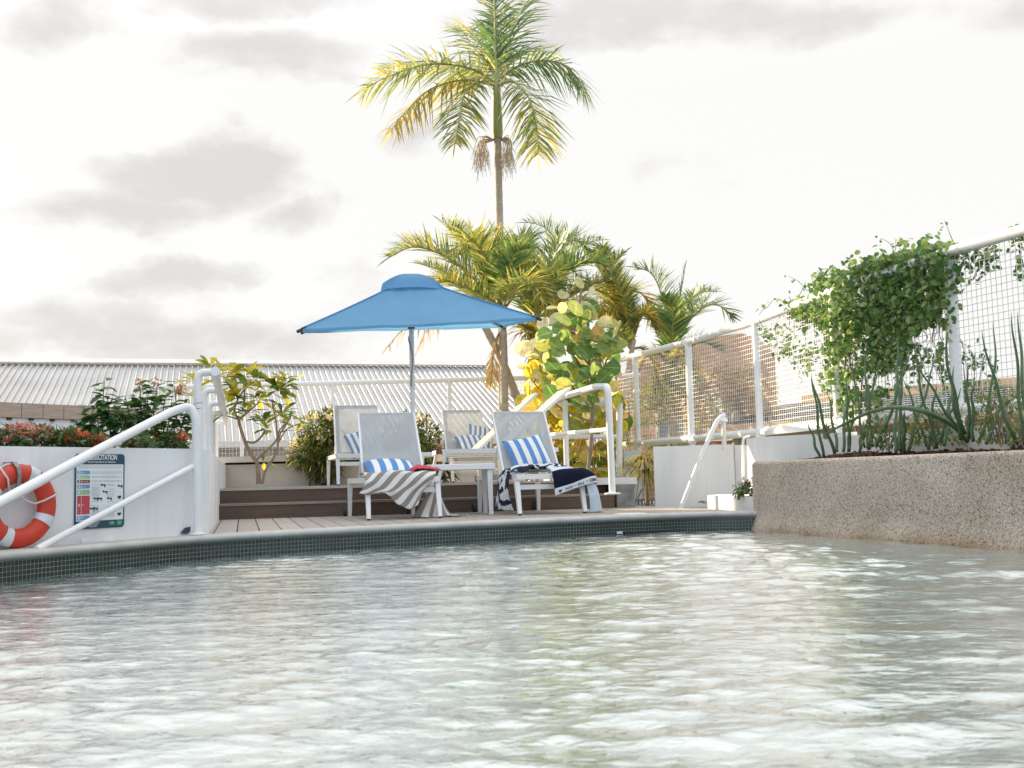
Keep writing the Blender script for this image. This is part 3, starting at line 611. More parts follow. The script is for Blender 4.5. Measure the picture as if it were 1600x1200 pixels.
def lounger(label, loc, rz, ang=58, piv=-.13, blen=.72, group='sun loungers set out on the two decks'):
    t = thing('sun_lounger', label, 'sun lounger', (0, 0, 0), group); X = Vec((1, 0, 0))
    for s in (-1, 1):
        mb = MB(); mb.box((s * HW, 0, SH_ - .025), (.032, 2 * HL, .05)); mb.build('side_rail', LMET, t, smooth=0)
    mb = MB()
    for c_, d_ in (((0, -HL - .0165, SH_ - .026), (2 * HW + .032, .032, .048)), ((0, HL + .0165, SH_ - .026), (2 * HW + .032, .032, .048)), ((0, -HL + .03, SH_ - .12), (2 * HW - .035, .025, .045)), ((0, .25, SH_ - .03), (2 * HW - .034, .03, .03))):
        mb = MB(); mb.box(c_, d_); mb.build('cross_bar', LMET, t, smooth=0)
    for s in (-1, 1):
        mb = MB(); mb.bar((s * (HW + .001), -HL + .02, SH_ - .051), (s * (HW + .004), -HL - .06, .012), .046, .046, w2=.034, h2=.034, up=Vec((0, 1, 0))); l_ = mb.build('leg', LMET, t, smooth=0)
        mb = MB(); mb.box((s * (HW + .004), -HL - .06, .006), (.03, .03, .012)); mb.build('foot_cap', DARK, l_, smooth=0)
        mb = MB(); mb.bar((s * HW, HL - .04, SH_ - .051), (s * (HW + .004), HL - .03, .0), .046, .046, w2=.034, h2=.034, up=Vec((0, 1, 0))); mb.build('leg', LMET, t, smooth=0)
        mb = MB(); c = Vec((s * (HW + .004) - .045, HL + .02, .045)); mb.tube([c - X * .012, c + X * .012], .044, 18); mb.build('wheel', DARK, t, smooth=40)
    ca, sa = cos(R(ang)), sin(R(ang)); z0 = SH_ + .012
    def bp_(u, s, off=0): # along the backrest
        return Vec((s, piv + ca * s_(u) - sa * off, z0 + sa * s_(u) + ca * off))
    s_ = lambda u: u * blen
    mb = MB()
    for s in (-1, 1): mb.bar(bp_(0, s * (HW - .03)), bp_(1, s * (HW - .045)), .024, .03)
    mb.bar(bp_(1, -HW + .033), bp_(1, HW - .033), .024, .024); mb.bar(bp_(.02, -HW + .05), bp_(.02, HW - .05), .02, .02)
    bf = mb.build('back_frame', LMET, t, smooth=0)
    w_ = HW - .038
    mb = MB(); mb.grid(lambda u, v: bp_(.005 + .99 * v, (2 * u - 1) * (w_ - .012 * v), .016 - .03 * (1 - (2 * u - 1) ** 2) * sin(pi * v)), 10, 14)
    so = mb.build('backrest', SLING, t, smooth=180)
    for s in (-1, 1):
        mb = MB(); mb.bar((s * (HW - .05), piv + .46, SH_ - .035), bp_(.58, s * (HW - .06), -.02), .014, .014); mb.build('back_prop', LMET, t, smooth=0)
    mb = MB(); mb.grid(lambda u, v: Vec(((2 * u - 1) * (HW - .018), -HL + .02 + v * (piv + HL - .02), SH_ - .004 - .022 * (1 - (2 * u - 1) ** 2) * sin(pi * v))), 10, 10)
    mb.grid(lambda u, v: Vec(((2 * u - 1) * (HW - .018), piv + .02 + v * (HL - .04 - piv), SH_ - .012 - .035 * (1 - (2 * u - 1) ** 2) * sin(pi * v))), 10, 10)
    mb.build('seat', SLING, t, smooth=180)
    t.location = loc; t.rotation_euler = (0, 0, rz)
    ORG[t.name] = Vec((0, 0, 0))
    return t, Matrix.Translation(Vec(loc)) @ Matrix.Rotation(rz, 4, 'Z')
LA, MA = lounger('near white lounger with a grey striped towel, left of the small table', (-1.17, 10.08, DZ), R(16))
LB, MBm = lounger('near white lounger with the navy and white towel, right of the small table', (.13, 10.44, DZ), R(18))
LC, MC = lounger('left lounger on the raised deck, half hidden behind the grey towel lounger', (-1.93, 13.15, UZ), R(15))
LD, MD = lounger('raised deck lounger with two pillows, behind the table and beer bottle', (-.66, 14.55, UZ), R(14))
LE, ME = lounger('raised deck lounger seen edge on, its slanted back touching the white handrail', (-.22, 12.1, UZ), R(-78), 40, .06, 1.02)
LF, MF = lounger('rear edge on lounger, its slanted back just left of the white handrail', (-.55, 13.1, UZ), R(-78), 42, .06, 1.02)

# pillows
def stripes(name, c1, c2, period, duty=.5, axis='X', thin=False):
    m, t, N, L, p = NT(name); setp(p, .85, 0, .15)
    tc = N.new('ShaderNodeTexCoord'); sx = N.new('ShaderNodeSeparateXYZ'); L.new(tc.outputs['UV'], sx.inputs[0])
    q = N.new('ShaderNodeMath'); q.operation = 'MULTIPLY'; q.inputs[1].default_value = 1 / period; L.new(sx.outputs[axis], q.inputs[0])
    f_ = N.new('ShaderNodeMath'); f_.operation = 'FRACT'; L.new(q.outputs[0], f_.inputs[0])
    g = N.new('ShaderNodeMath'); g.operation = 'GREATER_THAN'; g.inputs[1].default_value = duty; L.new(f_.outputs[0], g.inputs[0])
    nz = N.new('ShaderNodeTexNoise'); nz.inputs['Scale'].default_value = 60; L.new(tc.outputs['UV'], nz.inputs[0])
    mx = N.new('ShaderNodeMix'); mx.data_type = 'RGBA'; mx.inputs[6].default_value = rgb(c1); mx.inputs[7].default_value = rgb(c2); L.new(g.outputs[0], mx.inputs[0]); L.new(mx.outputs[2], p.inputs['Base Color'])
    bp = N.new('ShaderNodeBump'); bp.inputs['Strength'].default_value = .35; bp.inputs['Distance'].default_value = .003; L.new(nz.outputs['Fac'], bp.inputs['Height']); L.new(bp.outputs[0], p.inputs['Normal'])
    return m
BLUE = (.12, .27, .56); CREAM = (.78, .78, .76)
PIL1 = stripes('blue_stripe_linen', BLUE, CREAM, .235, .5); PIL2 = stripes('fine_blue_stripe', (.20, .27, .46), CREAM, .19, .45)
def pillow(label, c, xdir, ydir, size, th, mat, group='striped scatter pillows'):
    X = Vec(xdir).normalized(); Y = Vec(ydir); Y = (Y - X * Y.dot(X)).normalized(); Z = X.cross(Y); c = Vec(c)
    mb = MB(); n = 14
    for sgn_ in (1, -1):
        def fn(u, v):
            a, b = 2 * u - 1, 2 * v - 1
            h = th * .5 * ((1 - abs(a) ** 2.6) * (1 - abs(b) ** 2.6)) ** .55
            pin = 1 - .07 * (1 - b * b) * abs(a) ** 3; pin2 = 1 - .07 * (1 - a * a) * abs(b) ** 3
            wr = .006 * noise.noise(Vec((a * 3, b * 3, c.x * 5 + sgn_)))
            return c + X * (a * size * .5 * pin) + Y * (b * size * .5 * pin2) + Z * (sgn_ * (h + wr * (1 - abs(a)) * (1 - abs(b))))
        o = len(mb.f); mb.grid(fn, n, n, uv=True)
    ob = mb.build('pillow', mat, smooth=180); return tag(ob, label, 'pillow', group)
def loc3(Mx, x, y, z): return (Mx @ Vec((x, y, z)))
def dir3(Mx, x, y, z): return (Mx.to_3x3() @ Vec((x, y, z)))
pillow('blue and white striped pillow lying flat behind the grey striped towel', loc3(MA, -.05, -.30, SH_ + .075), dir3(MA, 1, 0, -.02), dir3(MA, 0, .95, .28), .47, .15, PIL1)
pillow('blue and white striped pillow leaning on the backrest above the navy towel', loc3(MBm, -.02, -.10, SH_ + .20), dir3(MBm, .93, .02, .16), dir3(MBm, -.28, .62, .80), .41, .12, PIL1)
pillow('striped pillow tucked on the left raised deck lounger', loc3(MC, .05, -.14, SH_ + .15), dir3(MC, .9, 0, .3), dir3(MC, -.2, .6, .75), .40, .12, PIL2)
pillow('striped pillow leaning low in front on the two pillow lounger', loc3(MD, .05, -.20, SH_ + .14), dir3(MD, .95, 0, .14), dir3(MD, 0, .7, .65), .40, .12, PIL2)
pillow('upper striped pillow standing right of the other on the two pillow lounger', loc3(MD, .2, -.09, SH_ + .24), dir3(MD, .9, 0, -.2), dir3(MD, .1, .5, .8), .36, .12, PIL2)

# towels: sheets draped over the loungers, built as thick cloth
def cloth(mb, fn, nu, nv, th=.006, mi=0, su_=1, sv=1):
    P = [[fn(i / nu, j / nv) for j in range(nv + 1)] for i in range(nu + 1)]
    Nn = [[None] * (nv + 1) for _ in range(nu + 1)]
    for i in range(nu + 1):
        for j in range(nv + 1):
            du = P[min(i + 1, nu)][j] - P[max(i - 1, 0)][j]; dv = P[i][min(j + 1, nv)] - P[i][max(j - 1, 0)]
            n_ = du.cross(dv); Nn[i][j] = n_.normalized() if n_.length > 1e-9 else up3
    o = len(mb.v); W = nv + 1
    vs = [P[i][j] + Nn[i][j] * th / 2 for i in range(nu + 1) for j in range(W)] + [P[i][j] - Nn[i][j] * th / 2 for i in range(nu + 1) for j in range(W)]
    K = (nu + 1) * W; fs = []; uvs = []
    for i in range(nu):
        for j in range(nv):
            a, b, c, d = i * W + j, (i + 1) * W + j, (i + 1) * W + j + 1, i * W + j + 1
            uv = [(i / nu * su_, j / nv * sv), ((i + 1) / nu * su_, j / nv * sv), ((i + 1) / nu * su_, (j + 1) / nv * sv), (i / nu * su_, (j + 1) / nv * sv)]
            fs += [(a, b, c, d), (d + K, c + K, b + K, a + K)]; uvs += [uv, uv[::-1]]
    ring = [(i, 0) for i in range(nu)] + [(nu, j) for j in range(nv)] + [(i, nv) for i in range(nu, 0, -1)] + [(0, j) for j in range(nv, 0, -1)]
    for (i, j), (i2, j2) in zip(ring, ring[1:] + ring[:1]):
        fs.append((i * W + j + K, i2 * W + j2 + K, i2 * W + j2, i * W + j)); q = (i / nu * su_, j / nv * sv); uvs.append([q] * 4)
    mb.add(vs, fs, mi, uvs)
    return P, Nn
def path(pts):      # arc-length parametrised polyline
    pts = [Vec(p) for p in pts]; acc = [0]
    for a, b in zip(pts[:-1], pts[1:]): acc.append(acc[-1] + (b - a).length)
    def f(u):
        s = min(max(u, 0), 1) * acc[-1]
        for i in range(len(pts) - 1):
            if s <= acc[i + 1] + 1e-9: return pts[i].lerp(pts[i + 1], (s - acc[i]) / max(1e-9, acc[i + 1] - acc[i]))
        return pts[-1]
    return f
def loft(curves):    # smooth loft between section curves
    fs = [path(catmull(c, 6)) for c in curves]; n = len(fs) - 1
    def f(u, v):
        P = [q(u) for q in fs]; x = v * n; i = min(int(x), n - 1); t_ = x - i
        a, b, c, d = P[max(i - 1, 0)], P[i], P[i + 1], P[min(i + 2, n)]
        return .5 * (2 * b + (c - a) * t_ + (2 * a - 5 * b + 4 * c - d) * t_ ** 2 + (3 * b - a - 3 * c + d) * t_ ** 3)
    return f
def lc(Mx, pts): return [Mx @ Vec(p) for p in pts]
zs = SH_ + .02
GREY = stripes('grey_striped_towelling', (.27, .24, .215), (.70, .69, .68), .2, .5, 'X')
def wob(f, amp, s1, seed):
    return lambda u, v: f(u, v) + Vec((0, 0, 1)) * (amp * noise.noise(Vec((u * s1, v * s1, seed)))) + Vec((.25, -1, 0)) * (amp * 1.3 * noise.noise(Vec((u * s1 * 1.4, v * s1 * .6, seed + 9))))
# grey towel: bunched on the seat, a pointed flap over the front rail, a tail down by the right leg to the deck
yf = -HL - .045
f1 = loft([lc(MA, [(-.36, -.44, zs + .01), (-.22, -.40, zs + .03), (0, -.38, zs + .035), (.2, -.38, zs + .03), (.35, -.40, zs + .02)]),
           lc(MA, [(-.345, -.60, zs + .02), (-.2, -.62, zs + .025), (0, -.63, zs + .03), (.16, -.62, zs + .02), (.31, -.60, zs + .015)]),
           lc(MA, [(-.345, yf - .01, zs - .05), (-.2, yf, zs - .03), (0, yf - .02, zs - .03), (.14, yf - .01, zs - .03), (.27, yf - .01, zs - .03)]),
           lc(MA, [(-.36, yf - .015, zs - .10), (-.2, yf - .02, zs - .13), (-.02, yf - .035, zs - .14), (.10, yf - .01, zs - .14), (.19, yf - .02, zs - .12)]),
           lc(MA, [(-.40, yf - .02, zs - .155), (-.19, yf - .01, zs - .165), (-.05, yf - .035, zs - .26), (.05, yf - .012, zs - .315), (.115, yf - .035, zs - .27)])])
tw = thing('striped_towel', 'crumpled grey and white striped towel hanging over the front of the left lounger', 'towel', tuple(loc3(MA, 0, yf, zs - .2)))
def shear(mb):  # diagonal stripes: u shifted with v
    for k in mb.uv: mb.uv[k] = [(u + .55 * v, v) for u, v in mb.uv[k]]
mb = MB(); cloth(mb, wob(f1, .022, 4, 1), 40, 30, .009); shear(mb); mb.build('flap', GREY, tw, smooth=180)
f2 = loft([lc(MA, [(.10, -.46, zs + .02), (.2, -.42, zs + .05), (.33, -.38, zs + .02), (.36, -.30, zs)]),
           lc(MA, [(.335, -.60, zs - .03), (.345, -.50, zs - .02), (.35, -.40, zs - .03), (.35, -.30, zs - .03)]),
           lc(MA, [(.22, -.56, zs - .2), (.30, -.50, zs - .2), (.37, -.44, zs - .2), (.41, -.28, zs - .2)]),
           lc(MA, [(.12, -.50, .02), (.22, -.56, .03), (.30, -.46, .02), (.40, -.52, .03), (.50, -.32, .02)]),
           lc(MA, [(.10, -.53, .008), (.22, -.60, .010), (.32, -.50, .012), (.44, -.54, .015), (.64, -.42, .012)])])
mb = MB(); cloth(mb, wob(f2, .012, 5, 4), 30, 30, .009, su_=.72); mb.build('tail', GREY, tw, smooth=180)
# coral cloth beside the pillow
f3 = loft([lc(MA, [(.10, -.36, zs + .03), (.2, -.34, zs + .05), (.33, -.33, zs + .03)]),
           lc(MA, [(.10, -.46, zs + .04), (.2, -.44, zs + .075), (.36, -.44, zs + .045)]),
           lc(MA, [(.08, -.56, zs + .045), (.19, -.55, zs + .08), (.36, -.55, zs + .04)]),
           lc(MA, [(.08, -.60, zs + .035), (.2, -.60, zs + .05), (.33, -.60, zs + .035)])])
mb = MB(); cloth(mb, wob(f3, .016, 6, 8), 18, 18, .008); tag(mb.build('coral_cloth', M('coral_cotton', (.52, .075, .10), .8, .12, 12, .3, 60), smooth=180), 'small coral red folded cloth beside the flat pillow', 'cloth')
# navy towel
NAVYC, WHC = (.010, .012, .03), (.66, .70, .75)
m, t, N, L, p = NT('navy_towelling'); setp(p, .9, 0, .1)
tc = N.new('ShaderNodeTexCoord'); sx = N.new('ShaderNodeSeparateXYZ'); L.new(tc.outputs['UV'], sx.inputs[0])
r_ = ramp(N, [(0, WHC), (.20, WHC), (.205, NAVYC), (.60, NAVYC), (.605, WHC), (1, WHC)], 'CONSTANT'); L.new(sx.outputs['Y'], r_.inputs[0]); L.new(r_.outputs[0], p.inputs['Base Color'])
nz = N.new('ShaderNodeTexNoise'); nz.inputs['Scale'].default_value = 90; L.new(tc.outputs['UV'], nz.inputs[0]); bp = N.new('ShaderNodeBump'); bp.inputs['Strength'].default_value = .4; bp.inputs['Distance'].default_value = .003; L.new(nz.outputs['Fac'], bp.inputs['Height']); L.new(bp.outputs[0], p.inputs['Normal'])
NAVT = m
nv_ = thing('navy_towel', 'navy and white beach towel printed THE SUN spread over the right lounger', 'towel', tuple(loc3(MBm, .1, yf, zs - .2)))
# section curves run left -> right (u); v: 0 = lettered hem in front, 1 = back on the seat
f4 = loft([lc(MBm, [(.015, yf - .055, zs - .225), (.12, yf - .055, zs - .195), (.25, yf - .05, zs - .15), (.36, yf - .045, zs - .125), (.46, yf - .0, zs - .115), (.50, -.52, zs - .14)]),
           lc(MBm, [(.012, yf - .045, zs - .15), (.12, yf - .05, zs - .12), (.25, yf - .045, zs - .08), (.36, yf - .035, zs - .05), (.44, yf + .02, zs - .045), (.475, -.5, zs - .07)]),
           lc(MBm, [(.01, yf - .01, zs - .04), (.12, yf - .015, zs - .01), (.25, yf - .01, zs + .01), (.35, -.64, zs + .015), (.385, -.56, zs + .01), (.40, -.46, zs)]),
           lc(MBm, [(.02, -.60, zs + .02), (.12, -.58, zs + .03), (.22, -.55, zs + .03), (.3, -.50, zs + .025), (.34, -.44, zs + .02), (.36, -.38, zs + .01)]),
           lc(MBm, [(.0, -.46, zs + .02), (.1, -.44, zs + .03), (.2, -.40, zs + .03), (.27, -.38, zs + .025), (.31, -.34, zs + .02), (.34, -.3, zs + .01)])])
g4 = wob(f4, .008, 3, 3)
mb = MB(); P4, N4 = cloth(mb, g4, 44, 26, .009); mb.build('spread', NAVT, nv_, smooth=180)
def on4(u, v):
    q = g4(u, v); du = g4(min(u + .01, 1), v) - g4(max(u - .01, 0), v); dv = g4(u, min(v + .01, 1)) - g4(u, max(v - .01, 0)); n_ = du.cross(dv).normalized()
    if n_.y > 0: n_ = -n_
    return q + n_ * .0062
lt = MB(); LW = 1 / .62    # lettering runs upside down along the white hem
def put(s, u0, size=.036, bold=.0008): text(lt, s, lambda x, y: on4(min(1, max(0, u0 - x * LW)), .10 + (.0155 - y) * 3.2), size, bold=bold)
put('SUN', .22); put('\u2014', .32); put('THE', .42); put('\u2014', .52); put('COMES', .655)
hp_ = [(16 * sin(a) ** 3, 13 * cos(a) - 5 * cos(2 * a) - 2 * cos(3 * a) - cos(4 * a)) for a in [2 * pi * k / 24 for k in range(24)]]
lt.add([on4(.08 + x * .0011 * LW, .10 + y * .0035) for x, y in hp_], [tuple(range(24))])
lt.build('towel_lettering', M('navy_thread', (.015, .02, .06), .8), nv_, smooth=0)
# pale reverse side hanging down at the right leg, dark gathered end at the left, bunch by the pillow
PALE = M('pale_blue_towelling', (.52, .60, .70), .9, .08, 20, .4, 90)
f5 = loft([lc(MBm, [(.33, yf - .02, zs - .045), (.40, yf + .0, zs - .06), (.455, -.56, zs - .08), (.46, -.50, zs - .1)]),
           lc(MBm, [(.34, yf - .03, zs - .15), (.42, yf - .01, zs - .15), (.50, -.56, zs - .16), (.52, -.48, zs - .16)]),
           lc(MBm, [(.36, yf - .03, .12), (.44, yf - .03, .12), (.52, -.58, .12), (.56, -.46, .12)]),
           lc(MBm, [(.365, yf - .03, .008), (.44, yf - .04, .01), (.53, -.60, .01), (.57, -.46, .008)])])
mb = MB(); cloth(mb, wob(f5, .01, 4, 6), 20, 24, .009); mb.build('pale_end', PALE, nv_, smooth=180)
PATCH = M('navy_white_print', (.66, .70, .74), .9, 0, 9, .4, 90, col2=(.012, .014, .035))
for e in PATCH.node_tree.nodes:
    if e.type == 'VALTORGB': e.color_ramp.elements[0].position = .50; e.color_ramp.elements[1].position = .51
f6 = loft([lc(MBm, [(-.33, -.30, zs + .02), (-.2, -.32, zs + .045), (0, -.30, zs + .05), (.2, -.28, zs + .05), (.33, -.24, zs + .01)]),
           lc(MBm, [(-.36, -.42, zs + .01), (-.2, -.44, zs + .05), (0, -.42, zs + .055), (.2, -.40, zs + .05), (.34, -.34, zs + .02)]),
           lc(MBm, [(-.36, -.55, zs), (-.2, -.56, zs + .02), (-.05, -.55, zs + .035), (.1, -.56, zs + .035), (.25, -.5, zs + .02)])])
mb = MB(); cloth(mb, wob(f6, .04, 7, 2), 40, 20, .01); mb.build('bunched_part', PATCH, nv_, smooth=180)
f7 = loft([lc(MBm, [(-.34, -.50, zs + .015), (-.345, -.38, zs + .02), (-.34, -.26, zs + .02)]),
           lc(MBm, [(-.365, -.53, zs - .08), (-.385, -.40, zs - .08), (-.37, -.25, zs - .06)]),
           lc(MBm, [(-.36, -.50, zs - .22), (-.41, -.38, zs - .22), (-.39, -.24, zs - .2)]),
           lc(MBm, [(-.30, -.47, .04), (-.39, -.36, .05), (-.40, -.22, .05)])])
mb = MB(); cloth(mb, wob(f7, .02, 5, 5), 16, 26, .01); mb.build('hanging_end', PATCH, nv_, smooth=180)

# ---------------------------------------------------------------- side table and bottle
def table(label, c, w, d, h, rz):
    t = thing('side_table', label, 'side table', (0, 0, 0))
    mb = MB(); mb.box((0, 0, h - .028), (w, d, .056)); o_ = mb.build('table_top', LMET, t, smooth=0); b_ = o_.modifiers.new('bevel', 'BEVEL'); b_.width = .006; b_.segments = 2
    for sx_ in (-1, 1):
        for sy_ in (-1, 1):
            mb = MB(); mb.bar((sx_ * (w / 2 - .05), sy_ * (d / 2 - .05), h - .057), (sx_ * (w / 2 - .045), sy_ * (d / 2 - .045), 0), .05, .05, w2=.04, h2=.04, up=Vec((0, 1, 0))); mb.build('leg', LMET, t, smooth=0)
    t.location = c; t.rotation_euler = (0, 0, rz)
tc_ = V(716, 730, 10.3)
table('small white table with a brown bottle between the two near loungers', (tc_.x, 10.3, DZ), .66, .50, .485, R(9))
bb = V(686.5, 727, 10.27); tz = DZ + .485
bt = thing('beer_bottle', 'brown glass beer bottle with a yellow label on the small table', 'bottle', (bb.x, 10.27, tz))
m, t, N, L, p = NT('amber_glass'); setp(p, .08, 0, .5); p.inputs['Base Color'].default_value = rgb((.16, .045, .008)); p.inputs['Transmission Weight'].default_value = .35; AMB = m
mb = MB(); c = Vec((bb.x, 10.27, tz)); mb.lathe([(.029, 0), (.0315, .006), (.0315, .125), (.028, .15), (.018, .175), (.0135, .2), (.013, .232), (.015, .234), (.015, .246), (.012, .248)], c, 24); mb.build('glass_body', AMB, bt, smooth=50)
mb = MB(); mb.lathe([(.0322, .032), (.0324, .033), (.0324, .100), (.0322, .101)], c, 24); mb.build('paper_label', M('yellow_label', (.62, .42, .12), .6, .2, 25, col2=(.70, .62, .42)), bt, smooth=50)
mb = MB(); mb.lathe([(.0185, .172), (.0188, .173), (.0152, .200), (.0150, .201)], c, 20); mb.build('neck_label', M('orange_label', (.45, .16, .03), .5), bt, smooth=50)

# ---------------------------------------------------------------- umbrella
ux, uy = V(645, 600, 11.55).x, 11.55
um = thing('patio_umbrella', 'square blue market umbrella with a vented top over the loungers', 'umbrella', (ux, uy, UZ))
BLUEF = M('blue_canvas', (.185, .43, .69), .75, .06, 3, .35, 7, trl=.45)
lean = lambda z: (z - UZ) * -.004
mb = MB(); mb.tube([(ux, uy, UZ - .0), (ux + lean(2.6), uy, 2.62)], .027, 16); mb.build('pole', M('pale_aluminium', (.80, .79, .77), .35, metal=0), um, smooth=60)
# corners surveyed: front left, front right, back right, back left
CF = [V(469, 514.5, 10.45), V(841, 496.5, 10.75), V(786, 509.5, 12.75), V(474, 517.5, 12.55)]
AP = V(643, 433, uy)
def ridge(i, t_):        # from apex to corner, slight sag
    q = AP.lerp(CF[i], t_); return q - Vec((0, 0, .012 * sin(pi * t_)))
cnp = MB()
def panel(i):
    j = (i + 1) % 4
    def fn(u, v):
        t_ = .13 + .87 * v; a, b = ridge(i, t_), ridge(j, t_); q = a.lerp(b, u)
        c = 4 * u * (1 - u); inn = ((AP + Vec((0, 0, CF[i].z - AP.z))) - (CF[i] + CF[j]) / 2); inn.z = 0
        return q - Vec((0, 0, .03 * c * sin(pi * min(1, v * 1.0)) * (1 - .3 * v))) + inn * (.05 * c * v) + Vec((0, 0, 1)) * (.014 * noise.noise(Vec((u * 5 + i * 3, v * 2.2, i))) * min(1, 3 * c) + .006 * c * noise.noise(Vec((u * 16, v * 3, i + 4))))
    return fn
for i in range(4): cnp.grid(panel(i), 22, 22)
cn = cnp.build('canopy', BLUEF, um, smooth=50)
# hem valance
hem = MB()
for i in range(4):
    f_ = panel(i)
    hem.grid(lambda u, v: f_(u, 1.0) + Vec((0, 0, .004 - .03 * v)) + (f_(u, 1) - AP).normalized() * .003, 22, 1)
hem.build('hem', BLUEF, um, smooth=50)
# vent cap
vt = MB(); VZ = V(643, 428, uy).z
def vent(i):
    j = (i + 1) % 4
    def fn(u, v):
        a, b = AP.lerp(CF[i], .27 * v), AP.lerp(CF[j], .27 * v); q = a.lerp(b, u); c = 4 * u * (1 - u); z = VZ - (VZ - (AP.z + (CF[i].z - AP.z) * .27) - .004) * v ** 1.9
        return Vec((q.x, q.y, z + .03 * c * v ** 2))
    return fn
for i in range(4): vt.grid(vent(i), 12, 12)
vt.build('vent_cap', BLUEF, um, smooth=60)
hz = V(645, 507, uy).z; H0 = Vec((ux + lean(hz), uy, hz))
RIB = M('grey_rib', (.42, .42, .42), .4, metal=.3)
for i in range(4):
    mb = MB(); pr = [ridge(i, t_) - Vec((0, 0, .022)) for t_ in np.linspace(.06, .985, 10)]
    for a, b in zip(pr[:-1], pr[1:]): mb.bar(a, b, .018, .026)
    mb.build('rib', RIB, um, smooth=0)
    mb = MB(); mb.tube([ridge(i, t_) + Vec((0, 0, .004)) for t_ in np.linspace(.2, .99, 12)], .0075, 6); mb.build('seam', BLUEF, um, smooth=180)
    mb = MB(); mb.bar(H0, ridge(i, .55) - Vec((0, 0, .03)), .016, .022); mb.build('strut', RIB, um, smooth=0)
    mb = MB(); q = CF[i]; d_ = (q - AP).normalized(); mb.bar(q - d_ * .07 - Vec((0, 0, .012)), q + d_ * .035 - Vec((0, 0, .012)), .03, .03); mb.build('corner_cap', DARK, um, smooth=0)
mb = MB(); mb.lathe([(.03, -.05), (.04, -.045), (.042, .03), (.03, .04)], H0, 18); mb.build('hub', DARK, um)
mb = MB(); mb.lathe([(.045, AP.z - hz - .1), (.05, AP.z - hz - .05), (.02, AP.z - hz)], H0, 16); mb.build('top_hub', DARK, um)
cd = []
z = hz - .05
while z > V(645, 606, uy).z:
    k = (hz - z); a = 2.2 * sin(k * 6) + k * 9; cd.append(Vec((ux + lean(z) + .032 * cos(a), uy + .032 * sin(a), z))); z -= .02
mb = MB(); mb.tube(cd, .006, 6); mb.build('cord', M('brown_cord', (.30, .22, .17), .8), um, smooth=180)
mb = MB(); mb.lathe([(.26, 0), (.27, .02), (.25, .05), (.05, .07), (.035, .1), (.032, .28)], Vec((ux, uy, UZ)), 28); mb.build('base', M('grey_base', (.45, .45, .44), .6), um)

# ---------------------------------------------------------------- white handrails on the right of the decks
h1 = thing('step_handrail', 'bright white tube handrail beside the steps with a rounded front corner', 'handrail', tuple(G(957, 772, .311)))
b0 = G(957, 772, .312); D0 = b0.y; zr = V(945, 599, D0).z; far1 = V(815, 634, 14.9); far1.z = zr
pf = V(944, 601, D0 + .02); pf.z = zr
mb = MB(); mb.tube(fillet([b0, V(955, 720, D0), V(950, 604, D0 - .03), V(930, 604, D0 + .6), far1], .09, 8), .035, 16); mb.build('top_rail', TUBE, h1, smooth=60)
mr0, mr1 = V(953, 671, D0), V(838, 681, 14.3)
mb = MB(); mb.tube(fillet([mr0, mr0.lerp(mr1, .5), mr1], .1), .026, 12); mb.build('mid_rail', TUBE, h1, smooth=60)
for px, D in ((883, 13.1),):
    c = V(px, 640, D); mb = MB(); mb.tube([Vec((c.x, D, UZ)), Vec((c.x, D, zr - .01))], .034, 14); mb.build('post', TUBE, h1, smooth=60)
mb = MB(); mb.lathe([(.085, 0), (.085, .012), (.05, .018)], b0 - Vec((0, 0, .001)), 20); mb.build('base_flange', TUBE, h1)
h2 = thing('rear_handrail', 'second white handrail frame standing behind the step handrail', 'handrail', tuple(V(967, 742, 13.9)))
D2 = 13.6; a_, b_ = V(856, 627, D2), V(968, 629, D2); z2 = (a_.z + b_.z) / 2; a_.z = b_.z = z2
mb = MB(); mb.tube(fillet([a_, b_, V(968, 645, D2), V(967, 745, D2)], .03), .042, 14); mb.build('top_rail', TUBE, h2, smooth=60)
mb = MB(); mb.tube([V(842, 683, D2), V(966, 682, D2)], .03, 12); mb.build('mid_rail', TUBE, h2, smooth=60)
c = V(850, 640, D2); mb = MB(); mb.tube([Vec((c.x, D2, UZ)), Vec((c.x, D2, z2))], .034, 12); mb.build('post', TUBE, h2, smooth=60)
# skimmer lid on the deck, leaf litter
sk = G(985, 802.6, DZ + .008); mb = MB(); mb.lathe([(.15, 0), (.15, .008), (.12, .012)], Vec((sk.x, sk.y, DZ)), 36)
tag(mb.build('skimmer_lid', M('white_plastic', (.74, .74, .72), .4), smooth=40), 'round white skimmer lid lying flush on the deck beside the coping', 'lid')
lf = G(1090, 788, DZ); mb = MB()
for k in range(3): mb.leaf(Vec((lf.x + ru(-.02, .05), lf.y + ru(-.02, .02), DZ + .005 + .01 * k)), Vec((1, ru(-.4, .4), .15)), up3, .1, .045, LANCE, .1, .4)
tag(mb.build('dead_leaf', M('dry_leaf', (.20, .10, .05), .8), smooth=0), 'curled brown dead leaf on the sunny deck near the white kerb box', 'leaf')
